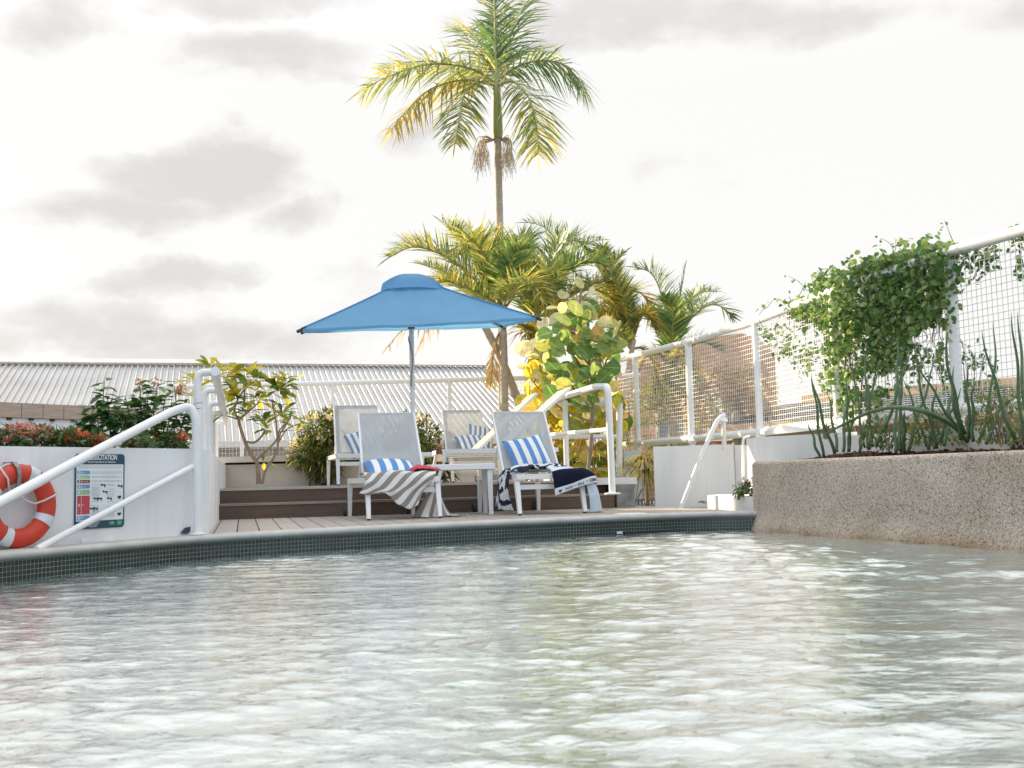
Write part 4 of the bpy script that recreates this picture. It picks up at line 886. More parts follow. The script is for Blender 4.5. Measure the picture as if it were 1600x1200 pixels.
# ---------------------------------------------------------------- corrugated roof house behind
RD = Vec((-.293, 1, .40)); EV = Vec((V(316, 693, 19).x, 19., V(316, 693, 19).z)); RG = Vec((1, .293, 0)).normalized(); RLEN = 5.1
hs_ = thing('roofed_house', 'low house with a wide white corrugated metal roof behind the fence', 'house', (EV.x, EV.y, GROUND_Z))
q = EV + RD * RLEN
s0_, s1_ = -14.5, 6.62
m = M('corrugated_steel', (.56, .56, .56), .4, .1, .9, 0, 30, metal=.2, col2=(.45, .45, .46), stretch=(1, 1, 1))
mb = MB(); k = s0_; PER = .128
prof_ = [(0, 0), (.05, 0), (.066, .042), (.09, .042), (.106, 0)]
un = RG.cross(RD).normalized()
if un.z < 0: un = -un
xs = []
while k < s1_:
    xs += [(k + a * PER / .152, h) for a, h in prof_]; k += PER
vs = []
for a, h in xs: vs += [EV + RG * a + un * h, EV + RG * a + un * h + RD * RLEN]
mb.add(vs, [(2 * i, 2 * i + 2, 2 * i + 3, 2 * i + 1) for i in range(len(xs) - 1)])
mb.build('roof', m, hs_, smooth=0)
mb = MB(); pk = EV + RD * RLEN + un * .03
back = Vec((-.293, 1, -.40)) * RLEN
mb.add([EV + RG * s0_ + RD * RLEN, EV + RG * s1_ + RD * RLEN, EV + RG * s1_ + RD * RLEN + back, EV + RG * s0_ + RD * RLEN + back], [(0, 1, 2, 3)]); mb.build('rear_roof', m, hs_, smooth=0)
RC = M('ridge_steel', (.58, .58, .58), .45, .08, 2)
mb = MB(); mb.bar(pk + RG * s0_ - RD * .14 + un * .05, pk + RG * (s1_ + .02) - RD * .14 + un * .05, .34, .03, up=un); mb.build('ridge_cap', RC, hs_, smooth=0)
mb = MB(); mb.bar(EV + RG * (s1_ + .03) + un * .01, EV + RG * (s1_ + .03) + RD * RLEN + un * .01, .07, .06); mb.build('verge_trim', RC, hs_, smooth=0)
e0 = (EV + RD * .5).to_2d(); r2 = RG.to_2d(); e1 = (EV + RD * (RLEN * 2 - .5)).to_2d()
hw = MB(); hw.prism([e0 + r2 * s0_, e0 + r2 * (s1_ - .3), e1 + r2 * (s1_ - .3), e1 + r2 * s0_], GROUND_Z, EV.z + .12); hw.build('wall', WALLW, hs_, smooth=0)
gb = MB(); gx = RG * (s1_ - .34); gb.slab([EV + gx + RD * .4 , EV + gx + RD * (RLEN - .05), EV + gx + RD * RLEN + back * .92], RG * .04); gb.build('gable', WALLW, hs_, smooth=0)
gt = MB(); gt.bar(EV + RG * s0_ - Vec((0, .06, .03)), EV + RG * s1_ - Vec((0, .06, .03)), .12, .11); gt.build('gutter', WALLW, hs_, smooth=0)

# timber capped wall on the left
tA, tB = V(-40, 641, 8.9), V(232, 651.5, 10.3); ta, tb = tA.to_2d(), tB.to_2d(); td = (tb - ta).normalized(); tn = Vec((-td.y, td.x)); zc = (tA.z + tB.z) / 2 
tz1, tz0 = V(100, 633.5, 9.6).z, V(100, 655.5, 9.6).z
tw_ = thing('timber_capped_wall', 'white garden wall with a pale brown timber capping behind the pink flowers', 'wall', (ta.x, ta.y, GROUND_Z))
mb = MB(); mb.prism([ta, tb, tb + tn * .2, ta + tn * .2], GROUND_Z, tz0 - .002); mb.build('wall', WALLL, tw_, smooth=0)
ln = (tb - ta).length; k = 0; TIM = M('pale_timber', (.46, .355, .285), .7, .2, 6, .3, 50, col2=(.36, .27, .21), stretch=(1, 1, 8), island=.1)
while k * .2 < ln:
    a0 = ta + td * (k * .2 + .003) - tn * .03; a1 = ta + td * (min(ln, (k + 1) * .2) - .003) - tn * .03
    mb = MB(); mb.prism([a0, a1, a1 + tn * .27, a0 + tn * .27], tz0, tz1); mb.build('capping_board', TIM, tw_, smooth=0)
    mb = MB(); c = ta + td * (k * .2 + .1) - tn * .012; mb.box((c.x, c.y, tz0 - .012), (.04, .022, .02)); mb.build('bracket', DARK, tw_, smooth=0); k += 1

# bench planter with cream panels at the back of the raised deck
bx0, bx1 = V(350, 740, 14.2), V(640, 740, 14.2)
bp1 = thing('cream_bench_planter', 'cream panelled planter wall with a pale ledge behind the frangipani', 'planter', (bx0.x, 14.2, UZ))
zt_, zb_ = V(400, 713, 14.2).z, V(400, 722, 14.2).z
CRM = M('cream_panel', (.66, .60, .53), .7, .06, 2)
mb = MB(); mb.prism([(bx0.x - .1, 14.12), (bx1.x, 14.12), (bx1.x, 15.6), (bx0.x - .1, 15.6)], zb_, zt_); mb.build('ledge', CRM, bp1, smooth=0)
x = bx0.x
while x < bx1.x - .1:
    mb = MB(); mb.prism([(x + .012, 14.2), (min(x + 1.15, bx1.x) - .012, 14.2), (min(x + 1.15, bx1.x) - .012, 14.24), (x + .012, 14.24)], UZ, zb_ - .03); mb.build('panel', CRM, bp1, smooth=0); x += 1.15
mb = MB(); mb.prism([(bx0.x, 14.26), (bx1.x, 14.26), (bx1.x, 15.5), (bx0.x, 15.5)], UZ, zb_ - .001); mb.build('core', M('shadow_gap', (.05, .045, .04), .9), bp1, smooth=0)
kt = V(341, 760, 13.2)
# ---------------------------------------------------------------- brick house and tiled roof beyond the right fence
bA, bB = V(958, 600, 20.5), V(1186, 600, 18.5); za = V(1195, 512, 18.5).z
bh = thing('brick_house', 'pinkish brown brick house seen through the right mesh fence', 'house', (bA.x, bA.y, GROUND_Z))
m, t, N, L, p = NT('red_brick'); setp(p, .9, 0, .2)
tc = N.new('ShaderNodeTexCoord'); br = N.new('ShaderNodeTexBrick'); br.inputs['Scale'].default_value = 1; br.inputs['Brick Width'].default_value = .24; br.inputs['Row Height'].default_value = .085; br.inputs['Mortar Size'].default_value = .006
br.inputs['Color1'].default_value = rgb((.46, .29, .22)); br.inputs['Color2'].default_value = rgb((.38, .23, .17)); br.inputs['Mortar'].default_value = rgb((.52, .44, .38))
mp = N.new('ShaderNodeMapping'); mp.inputs['Rotation'].default_value = (R(90), 0, 0); L.new(tc.outputs['Object'], mp.inputs[0]); L.new(mp.outputs[0], br.inputs['Vector']); L.new(br.outputs[0], p.inputs['Base Color']); BRICK = m
mb = MB(); a2, b2 = bA.to_2d(), bB.to_2d(); bd_ = (b2 - a2).normalized(); bn_ = Vec((-bd_.y, bd_.x)); W_ = (b2 - a2).length
def bpt(s, z, d=0): q = a2 + bd_ * s + bn_ * d; return Vec((q.x, q.y, z))
mb.slab([bpt(0, GROUND_Z), bpt(W_, GROUND_Z), bpt(W_, za - .35), bpt(W_ * .9, za - .05), bpt(W_ * .25, za - .15), bpt(0, za - .8)], Vec((bn_.x - .2, bn_.y, 0)) * 1.2); mb.build('wall', BRICK, bh, smooth=0)
for s, z0, z1, w_ in ((1.0, 1.15, 1.75, .6), (2.1, 1.1, 2.0, .5)):
    mb = MB(); mb.slab([bpt(s, z0, -.02), bpt(s + w_, z0, -.02), bpt(s + w_, z1, -.02), bpt(s, z1, -.02)], Vec((bn_.x, bn_.y, 0)) * .018); wn_ = mb.build('window', M('window_glass', (.25, .30, .33), .1), bh, smooth=0)
    mb = MB()
    for p_, q_ in (((s, z0), (s + w_, z0)), ((s + w_, z0), (s + w_, z1)), ((s + w_, z1), (s, z1)), ((s, z1), (s, z0)), ((s + w_ / 2, z0), (s + w_ / 2, z1))): mb.bar(bpt(*p_, -.035), bpt(*q_, -.035), .05, .06, up=Vec((bn_.x, bn_.y, 0)))
    mb.build('window_frame', TUBE, wn_, smooth=0)
t1, t2 = V(1120, 640, 16.5), V(1620, 640, 13.0)
th_ = thing('tiled_house', 'low house with a dark grey tiled roof and tan fascia beyond the vines', 'house', (t1.x, t1.y, GROUND_Z))
a2, b2 = t1.to_2d(), t2.to_2d(); bd_ = (b2 - a2).normalized(); bn_ = Vec((-bd_.y, bd_.x)); W_ = (b2 - a2).length
def rz_(px, py, D): return V(px, py, D).z
zr_, ze_ = rz_(1300, 625, 17.0), rz_(1300, 655, 15.2)
TILES = M('dark_roof_tiles', (.10, .10, .11), .7, .3, 12, .6, 40, col2=(.06, .06, .065), stretch=(1, 1, 4), island=.25)
mb = MB(); ROWS = 9
n_r = int(W_ / .22)
for r_i in range(ROWS):
    for c_i in range(n_r):
        d0, d1 = 1.9 * r_i / ROWS, 1.9 * (r_i + 1) / ROWS + .02; zz0 = ze_ + (zr_ - ze_) * r_i / ROWS + .02; zz1 = ze_ + (zr_ - ze_) * (r_i + 1) / ROWS
        s = c_i * .22; mb.slab([bpt(s + .005, zz0, d0), bpt(s + .215, zz0, d0), bpt(s + .215, zz1, d1), bpt(s + .005, zz1, d1)], Vec((0, 0, -.015)))
mb.build('roof', TILES, th_, smooth=0)
TAN = M('tan_fascia', (.52, .38, .24), .7, .1, 3)
mb = MB(); mb.bar(bpt(.35, zr_ + .06, 1.95), bpt(W_, zr_ + .06, 1.95), .12, .14); mb.build('ridge_board', TAN, th_, smooth=0)
mb = MB(); mb.bar(bpt(-.05, ze_ - .06, -.05), bpt(W_, ze_ - .06, -.05), .05, .14); mb.build('fascia', TAN, th_, smooth=0)
mb = MB(); mb.prism([bpt(.1, 0, .3).to_2d(), bpt(W_, 0, .3).to_2d(), bpt(W_, 0, 3.4).to_2d(), bpt(.1, 0, 3.4).to_2d()], GROUND_Z, ze_ - .02); mb.build('wall', M('tan_wall', (.50, .40, .30), .8), th_, smooth=0)
# grey lattice crate gate between steps and stair wall
gq = V(1003, 780, 13.2); lt_ = thing('lattice_gate', 'low grey slatted gate at the deck edge under the spiky plant', 'gate', (gq.x, 13.2, DZ))
GREYB = M('blue_grey_paint', (.34, .40, .43), .6)
x0, x1 = V(992, 780, 13.2).x, V(1024, 780, 13.2).x
zl0, zl1 = V(1005, 795, 13.2).z, V(1005, 781, 13.2).z
mb = MB()
for k in range(7): 
    x = x0 + (x1 - x0) * k / 6; mb.box((x, 13.2, (zl0 + zl1) / 2), (.022, .02, zl1 - zl0))
mb.box(((x0 + x1) / 2, 13.175, zl1), (x1 - x0 + .05, .03, .03)); mb.build('slats', GREYB, lt_, smooth=0)
mb = MB(); mb.bar(V(989, 794, 13.1), V(1003, 764, 13.1), .02, .02); mb.build('brace', GREYB, lt_, smooth=0)
# pale grey panel between concrete stub and gate
g0 = V(976, 750, 14.0); g1_ = V(1003, 750, 14.0); mb = MB(); mb.prism([(g0.x, 14.0), (g1_.x, 14.0), (g1_.x, 14.1), (g0.x, 14.1)], -.3, V(990, 704, 14.0).z)
tag(mb.build('pale_pier', M('pale_grey_render', (.55, .58, .59), .8, .1, 3), smooth=0), 'pale grey rendered pier behind the end of the steps', 'pier')
# unseen block added out of frame on the left, sized to shade the pool side
nb = thing('shade_block', 'unseen white building block added left of the terrace for shade', 'building', (-10.9, 7, GROUND_Z))
mb = MB(); mb.prism([(-12.5, -3), (-9.3, -3), (-9.3, 17.15), (-12.5, 17.15)], GROUND_Z, 8.0); mb.build('wall', WALLW, nb, smooth=0)
mb = MB(); mb.prism([(-12.7, -3.2), (-9.2, -3.2), (-9.2, 17.2), (-12.7, 17.2)], 8.002, 8.18); mb.build('roof_slab', CONC, nb, smooth=0)
# ---------------------------------------------------------------- palms
random.seed(21)
FROND = leafmat('palm_leaflet', [(0, (.07, .12, .05)), (.3, (.13, .18, .06)), (.6, (.25, .26, .08)), (.85, (.35, .34, .11)), (1, (.46, .39, .16))], .5, .4, gain=1.38)
FRONDG = leafmat('palm_leaflet_green', [(0, (.06, .12, .06)), (.5, (.11, .19, .08)), (.85, (.20, .25, .09)), (1, (.36, .34, .11))], .5, .4, gain=1.38)
FRONDY = leafmat('palm_leaflet_golden', [(0, (.12, .16, .05)), (.35, (.27, .26, .07)), (.75, (.42, .32, .08)), (1, (.50, .37, .12))], .5, .45, gain=1.38)
FRONDD = leafmat('palm_leaflet_dry', [(0, (.30, .22, .11)), (.6, (.45, .33, .17)), (1, (.55, .40, .16))], .4, .7)
RACH = M('palm_rachis', (.36, .38, .14), .5, .15, 3, col2=(.26, .28, .08)); RACHD = M('dry_rachis', (.42, .32, .18), .7)
def frond(parent, pts, L=.7, n=70, W=.034, mat=FROND, r0=.022, droop=.5, side=1.0, stem=.1, rm=RACH, fwd=.6, jit=.12, plume=.55, vee=.15):
    c = catmull(pts, 10); f = path(c); mb = MB()
    mb.tube([f(k / 16) for k in range(17)], [r0 * (1 - .85 * k / 16) + .002 for k in range(17)], 6, mi=1)
    for k in range(n):
        t_ = stem + (1 - stem) * (k + .5) / n; p_ = f(t_); tg = (f(min(1, t_ + .02)) - f(max(0, t_ - .02))).normalized()
        sd = tg.cross(up3)
        if sd.length < .15: sd = tg.cross(Vec((.3, 1, .2)))
        sd.normalize(); upv = sd.cross(tg); sd0 = sd
        prof = (sin(pi * min(1, (t_ - stem) / (1 - stem) * .82 + .14)) ** .55)
        for s in (-1, 1):
            ra_ = ru(-1, 1) * plume + vee; sd = sd0 * cos(ra_) + upv * sin(ra_) * s
            d = (tg * (fwd + ru(-jit, jit)) + sd * s * (side + ru(-jit, jit)) + upv * ru(.02, .32) - up3 * droop * ru(.2, .55)).normalized()
            l = L * prof * ru(.86, 1.08); xv = d.cross(upv * .8 + sd * .2 * s)
            if xv.length < .01: continue
            mb.blade(p_, d, (xv.normalized() + rdir() * .3).normalized(), l, W * ru(.8, 1.15), droop * ru(.35, .95))
    d = (f(1) - f(.97)).normalized(); mb.blade(f(1), d, d.orthogonal().normalized(), L * .45, W, .2)
    return mb.build('frond', [mat, rm], parent, smooth=0)
def PX(D, *q):          # survey points (px, py, depth offset)
    return [V(a, b, D + (c[0] if c else 0)) for a, b, *c in q]
TRUNK = M('palm_trunk', (.55, .49, .42), .85, .2, 10, .5, 40, col2=(.38, .33, .27), stretch=(1, 1, 4))
SHAFT = M('palm_crownshaft', (.36, .38, .16), .45, .2, 3, col2=(.25, .30, .10), stretch=(3, 3, .5))
TD = 18.0
pt = thing('palm_tree', 'tall slender palm towering over the umbrella and the other palms', 'palm', tuple(V(784, 760, TD).xy) + (GROUND_Z,))
base = V(784, 700, TD); base.z = GROUND_Z
tk_ = [base, V(783, 520, TD), V(781, 370, TD), V(779, 280, TD), V(777.5, 215, TD)]
f = path(catmull(tk_, 8)); mb = MB(); nn = 90
mb.tube([f(k / nn) for k in range(nn + 1)], [.072 - .010 * k / nn + (.003 if k % 3 == 0 else 0) for k in range(nn + 1)], 14); mb.build('trunk', TRUNK, pt, smooth=50)
mb = MB(); mb.tube(PX(TD, (777.5, 217), (777, 208), (776.5, 180), (775.5, 140), (775, 118)), [.082, .098, .094, .072, .045], 14); mb.build('crownshaft', SHAFT, pt, smooth=80)
for q, kw in (
    ([(775, 130), (735, 107, -.3), (672, 100, -.7), (610, 118, -1), (566, 141, -1.1)], dict(L=0.794, droop=.55)),
    ([(775, 132), (730, 112, .4), (680, 97, .8), (630, 98, 1.2), (600, 110, 1.4)], dict(L=0.794, droop=.35)),
    ([(775, 134), (725, 125, -.2), (672, 140, -.5), (634, 175, -.8), (613, 202, -1)], dict(L=0.768, droop=.85, mat=FRONDY)),
    ([(775, 134), (745, 128, -.5), (724, 150, -1), (718, 185, -1.3), (711, 224, -1.5)], dict(L=0.666, droop=.5, side=.9)),
    ([(776, 130), (800, 108, -.1), (840, 95, -.2), (885, 103, -.3), (914, 145, -.4)], dict(L=0.742, droop=.75, mat=FRONDG)),
    ([(776, 134), (802, 128, -.4), (826, 152, -.9), (838, 195, -1.1), (841, 241, -1.2)], dict(L=0.768, droop=.55, side=.95)),
    ([(776, 128), (774, 80, .1), (773, 20, .2), (771, -45, .2)], dict(L=.72, n=64, droop=.3, fwd=1.15, mat=FRONDG, r0=.03)),
    ([(776, 128), (758, 85, .8), (735, 48, 1.6), (705, 45, 2.2)], dict(L=0.768, droop=.3, mat=FROND)),
    ([(776, 126), (792, 70, .6), (812, 20, 1.2), (838, -10, 1.6)], dict(L=0.794, droop=.35, mat=FRONDG)),
    ([(776, 128), (800, 92, .9), (830, 76, 1.8), (868, 84, 2.4)], dict(L=0.640, droop=.4, mat=FRONDG)),
    ([(776, 132), (762, 118, 1.2), (735, 118, 2.2), (705, 135, 3)], dict(L=0.640, droop=.6)),
): frond(pt, PX(TD, *q), **kw)
fl = MB(); random.seed(4)     # hanging flower stalks under the crownshaft
for s in (-1, 1):
    o_ = V(777 + s * 5, 219, TD)
    for k in range(26):
        a = ru(-.5, .5); e_ = V(777 + s * ru(8, 34) - (4 if s < 0 else 10), ru(238, 262), TD + ru(-.4, .4)); mid = o_.lerp(e_, .45) + Vec((s * .1, 0, ru(.08, .2)))
        P_ = catmull([o_, mid, e_], 4); fl.tube(P_, [.009, .008, .007, .006, .006, .005, .004, .004, .004][:len(P_)], 4)
        for w_ in range(3): b_ = P_[-3 + w_ % 2]; fl.tube([b_, b_ + Vec((ru(-.1, .1), ru(-.1, .1), -ru(.12, .42)))], .0035, 3)
fl.build('flower_stalk', M('cream_stalk', (.52, .42, .32), .8), pt, smooth=0)

def palm(name, label, trunks, fronds, D, tr=.06, mat=TRUNK):
    th = thing(name, label, 'palm', tuple(V(*trunks[0][0][:2], D)))
    for tr_ in trunks:
        P_ = PX(D, *tr_); mb = MB(); f = path(catmull(P_, 8)); mb.tube([f(k / 40) for k in range(41)], [tr * (1.1 - .25 * k / 40) + (.004 if k % 3 == 0 else 0) for k in range(41)], 10); mb.build('trunk', mat, th, smooth=50)
    for q, kw in fronds:
        kw = dict(kw)
        if kw.get('mat') is not FRONDD: kw.setdefault('vee', .62); kw.setdefault('fwd', .95); kw['droop'] = kw.get('droop', .5) * .75; kw.setdefault('W', .027); kw.setdefault('n', 92)
        else: kw['L'] = kw['L'] * .62; kw['W'] = .02
        frond(th, PX(D, *q), **kw)
    return th
g_ = dict(mat=FRONDG); y_ = dict(mat=FRONDY); d_r = dict(mat=FRONDD, rm=RACHD, n=30)
D1 = 15.4
palm('feather_palm', 'arching feather palm right behind the umbrella with fronds over its blue top', [[(789, 740), (788, 600), (786, 520), (783, 478)], [(815, 640, .3), (785, 565, .2), (757, 508), (748, 485)]], [
    ([(775, 480), (735, 430), (690, 398, -.3), (645, 386, -.6), (609, 402, -.8)], dict(L=0.538, droop=.35)),
    ([(775, 478), (748, 420, .2), (720, 380, .3), (700, 356, .4), (692, 348, .4)], dict(L=0.576, droop=.3)),
    ([(780, 475), (770, 430, -.3), (755, 395, -.6), (735, 375, -.9), (715, 400, -1.2)], dict(L=0.640, droop=.5)),
    ([(785, 470), (783, 420), (780, 385), (772, 362)], dict(L=0.614, droop=.25, mat=FROND)),
    ([(788, 470), (800, 415, .4), (812, 385, .8), (835, 368, 1)], dict(L=0.640, droop=.3, **g_)),
    ([(785, 480), (740, 455, -.5), (700, 440, -.9), (665, 450, -1.2)], dict(L=0.538, droop=.5)),
    ([(790, 480), (815, 450), (845, 450, -.3), (870, 490, -.6)], dict(L=0.538, droop=.6, **y_)),
    ([(786, 478), (800, 455, -1), (825, 440, -1.5), (850, 470, -1.9)], dict(L=0.512, droop=.5)),
    ([(765, 500), (720, 490, -.2), (660, 505, -.4), (630, 515, -.5), (603, 545, -.6)], dict(L=0.384, droop=1.0, **d_r)),
    ([(765, 500), (720, 480, .2), (690, 495, .4), (665, 520, .5), (652, 548, .5)], dict(L=0.384, droop=1.0, **d_r)),
    ([(790, 510), (778, 525), (770, 555), (768, 600)], dict(L=0.384, droop=1.1, **d_r)),
    ([(790, 508), (810, 505), (830, 525), (840, 580)], dict(L=0.410, droop=1.0, **y_)),
    ([(785, 480), (765, 425, .6), (752, 395, .9), (742, 372, 1.1)], dict(L=.5, droop=.3)),
    ([(788, 478), (792, 430, -.6), (806, 395, -.9), (826, 388, -1.1)], dict(L=.5, droop=.4, **g_)),
    ([(775, 485), (730, 455, .6), (690, 425, .9), (655, 412, 1.1)], dict(L=.48, droop=.4)),
], D1)
palm('feather_palm', 'tallest of the bushy feather palms, between the slim palm trunk and the round leaved tree', [[(870, 740), (850, 600), (838, 540), (832, 500)]], [
    ([(835, 500), (845, 440), (870, 395, .2), (900, 375, .4), (925, 400, .6)], dict(L=0.704, droop=.5, **g_)),
    ([(835, 500), (850, 430, .5), (875, 390, .7), (850, 355, .8), (824, 348, .9)], dict(L=0.576, droop=.2, **g_)),
    ([(835, 500), (860, 450, -.3), (900, 415, -.6), (935, 410, -.8), (955, 430, -.9)], dict(L=0.640, droop=.6, **g_)),
    ([(835, 500), (880, 470), (925, 445, .3), (960, 440, .5), (985, 455, .6)], dict(L=0.538, droop=.5)),
    ([(835, 505), (815, 450, -.4), (800, 415, -.8), (780, 400, -1.1)], dict(L=0.640, droop=.4, **g_)),
    ([(835, 505), (840, 455, -.8), (855, 430, -1.4), (880, 440, -2)], dict(L=0.576, droop=.5)),
    ([(835, 505), (870, 500), (900, 530), (915, 570)], dict(L=0.512, droop=.7, **y_)),
    ([(840, 515), (880, 480, .6), (920, 470, 1.2), (958, 490, 1.8)], dict(L=0.512, droop=.5)),
    ([(836, 505), (826, 440, .8), (822, 400, 1.2), (815, 380, 1.5)], dict(L=0.538, droop=.3, **g_)),
    ([(850, 520), (820, 515, -.6), (838, 540, -1), (850, 590, -1.2)], dict(L=0.486, droop=.8, **y_)),
    ([(835, 500), (865, 440, -.7), (890, 420, -1), (910, 440, -1.2)], dict(L=.5, droop=.5, **g_)),
    ([(838, 500), (872, 430, .9), (905, 385, 1.2), (940, 375, 1.4)], dict(L=.5, droop=.4, **g_)),
    ([(838, 505), (895, 460, .2), (940, 455, .3), (975, 490, .4)], dict(L=.48, droop=.5, **y_)),
], 16.2)
palm('feather_palm', 'golden tinged feather palm leaning out to the right of the round leaved tree', [[(985, 740), (980, 610), (985, 560), (990, 530)]], [
    ([(985, 540), (965, 480), (945, 430, .2), (942, 385, .3)], dict(L=0.486, droop=.3)),
    ([(985, 540), (975, 470, -.2), (955, 420, -.4), (975, 395, -.5)], dict(L=0.435, droop=.4)),
    ([(985, 540), (960, 490, .4), (985, 455, .6), (1008, 465, .7), (1020, 500, .8)], dict(L=0.512, droop=.7, **y_)),
    ([(985, 540), (945, 500), (915, 495, -.3), (890, 520, -.5)], dict(L=0.512, droop=.6, **y_)),
    ([(985, 545), (1000, 500), (1010, 490), (1022, 510)], dict(L=0.435, droop=.8, **y_)),
    ([(985, 545), (968, 520, -.4), (945, 530, -.8), (932, 570, -1)], dict(L=0.461, droop=.8)),
    ([(988, 545), (1005, 545), (1020, 570), (1025, 600)], dict(L=0.384, droop=.8, **y_)),
    ([(985, 545), (950, 470, .9), (925, 450, 1.4), (900, 455, 1.8)], dict(L=0.512, droop=.5)),
], 16.8, .05)
palm('feather_palm', 'green feather palm standing apart behind the top rail of the right fence', [[(1050, 760), (1048, 620), (1046, 575)]], [
    ([(1046, 570), (1042, 500), (1030, 450), (1015, 425), (993, 418)], dict(L=0.576, droop=.4, **g_)),
    ([(1046, 570), (1055, 500), (1065, 450), (1071, 414)], dict(L=0.282, droop=.05, fwd=1.4, side=.3, n=34, **g_)),
    ([(1046, 570), (1070, 510), (1100, 480, .2), (1125, 478, .3), (1145, 497, .4)], dict(L=0.538, droop=.5, **g_)),
    ([(1046, 570), (1062, 520, .5), (1075, 480, .8), (1095, 458, 1), (1120, 455, 1.2)], dict(L=0.461, droop=.4, **g_)),
    ([(1046, 570), (1035, 530), (1018, 500), (1000, 492, -.2), (985, 510, -.3)], dict(L=0.461, droop=.5)),
    ([(1046, 575), (1070, 550), (1095, 535), (1125, 545)], dict(L=0.461, droop=.6, **g_)),
    ([(1046, 575), (1030, 555), (1012, 555), (1000, 580)], dict(L=0.384, droop=.7, **y_)),
    ([(1046, 575), (1060, 555, -.4), (1075, 560, -.7), (1085, 590, -.9)], dict(L=0.384, droop=.7, **y_)),
    ([(1046, 572), (1050, 520, -.5), (1052, 485, -.9), (1040, 465, -1.2)], dict(L=0.461, droop=.3, **g_)),
], 17.4, .055)
# dry brown palm thicket filling the mesh in front of the brick house
for i, (cx_, cy_, D_, lab) in enumerate(((1150, 640, 16.6, 'dry brown palm behind the fence, its ragged edge against the white sky'), (1052, 650, 17.6, 'grey green drooping palm behind the second mesh panel'))):
    fr = []
    for k in range(13):
        a = R(-100 + 200 * k / 12); l = ru(70, 105); dx, dy = sin(a) * l * .62, -cos(a) * l
        fr.append(([(cx_, cy_), (cx_ + dx * .5, cy_ + dy * .65, ru(-.5, .5)), (cx_ + dx * .9, cy_ + dy * .85, ru(-.8, .8)), (cx_ + dx * 1.15, cy_ + dy * .7 + 14, ru(-1, 1))], dict(L=0.538, droop=.7, n=34, mat=FRONDD if i == 0 else FROND, rm=RACHD)))
    palm('drooping_palm', lab, [[(cx_, 790), (cx_, cy_ + 40), (cx_, cy_)]], fr, D_, .06)

# ---------------------------------------------------------------- broad leaved plants
def stemtube(mb, pts, r0, r1, n=7): 
    c = catmull(pts, 6); k = len(c); mb.tube(c, [r0 + (r1 - r0) * i / (k - 1) for i in range(k)], n)
GRAPE = leafmat('sea_grape_leaf', [(0, (.06, .15, .045)), (.35, (.11, .22, .07)), (.6, (.20, .29, .10)), (.8, (.34, .36, .09)), (.93, (.50, .46, .28)), (1, (.46, .24, .05))], .5, .35, vein=True)
GRAPEY = leafmat('sunlit_yellow_leaf', [(0, (.26, .30, .04)), (.35, (.52, .48, .05)), (.65, (.62, .46, .07)), (.82, (.62, .52, .30)), (1, (.55, .24, .04))], .55, .4, vein=True)
GRAPEW = leafmat('overlit_pale_leaf', [(0, (.40, .42, .22)), (.5, (.58, .56, .42)), (1, (.66, .60, .50))], .5, .4, vein=True)  # overexposed light on the leaves put into a pale colour
sgD = 13.2
sg = thing('sea_grape_tree', 'round leaved sea grape tree glowing green and yellow right of the umbrella', 'tree', tuple(V(905, 745, sgD)))
mb = MB(); random.seed(9)
tips = []
stemtube(mb, PX(sgD, (918, 745), (924, 680), (926, 620), (920, 560), (905, 500), (908, 450)), .028, .012)
for q in ([(925, 640), (890, 600), (855, 565), (835, 545)], [(924, 610), (945, 570), (958, 535), (962, 515)], [(920, 570), (885, 520), (872, 490)], [(926, 660), (880, 640), (845, 610), (828, 590)], [(922, 600), (900, 560), (880, 545)], [(924, 620), (948, 600), (955, 590)]):
    stemtube(mb, PX(sgD, *q), .014, .006)
mb.build('trunk', BARK, sg, smooth=60)
lfm = [MB(), MB(), MB()]
def roundleaf(px, py, dD, kind, size):
    p_ = V(px, py, sgD + dD); d = Vec((ru(-1, 1), ru(-.8, .2), ru(-.5, .6))).normalized(); nrm = Vec((ru(-1, .9), -1 + ru(-.2, 1.1), ru(-.4, 1.2))).normalized(); size *= .76
    d = (d - nrm * d.dot(nrm)).normalized(); lfm[kind].leaf(p_ - d * size * .5, d, nrm, size, size * ru(.85, 1.1), ROUND, ru(-.1, .35), ru(-.1, .5), uv=True)
for px, py in ((862, 480), (850, 505), (845, 525), (905, 440), (925, 455), (880, 462), (938, 470), (822, 600), (840, 585), (815, 575), (850, 560), (866, 497)):
    roundleaf(px, py, ru(-.3, .2), 2, ru(.16, .24))
for k in range(105):
    a = rnd() * 2 * pi; r_ = rnd() ** .6; px = 908 + 62 * r_ * cos(a); py = 535 + 62 * r_ * sin(a); roundleaf(px, py, ru(-.5, .5), 0, ru(.20, .29))
for k in range(52):
    px, py = ru(850, 968), ru(568, 628); roundleaf(px, py, ru(-.45, .5), 0 if rnd() < .6 else 1, ru(.18, .27))
for px, py in ((945, 590), (930, 575), (958, 575), (905, 600), (880, 600), (860, 610), (900, 480), (880, 500), (915, 500), (945, 500), (905, 520), (870, 540), (940, 540), (960, 520), (848, 540), (925, 550)): roundleaf(px, py, -.5 + ru(-.1, .1), 0, ru(.25, .31))
for k in range(46): roundleaf(ru(815, 872), ru(535, 628), ru(-.1, .6), 1 if rnd() < .7 else 2, ru(.19, .3))
for l_, m_, nm in zip(lfm, (GRAPE, GRAPEY, GRAPEW), ('green_leaves', 'yellow_leaves', 'pale_leaves')): l_.build(nm, m_, sg, smooth=180)
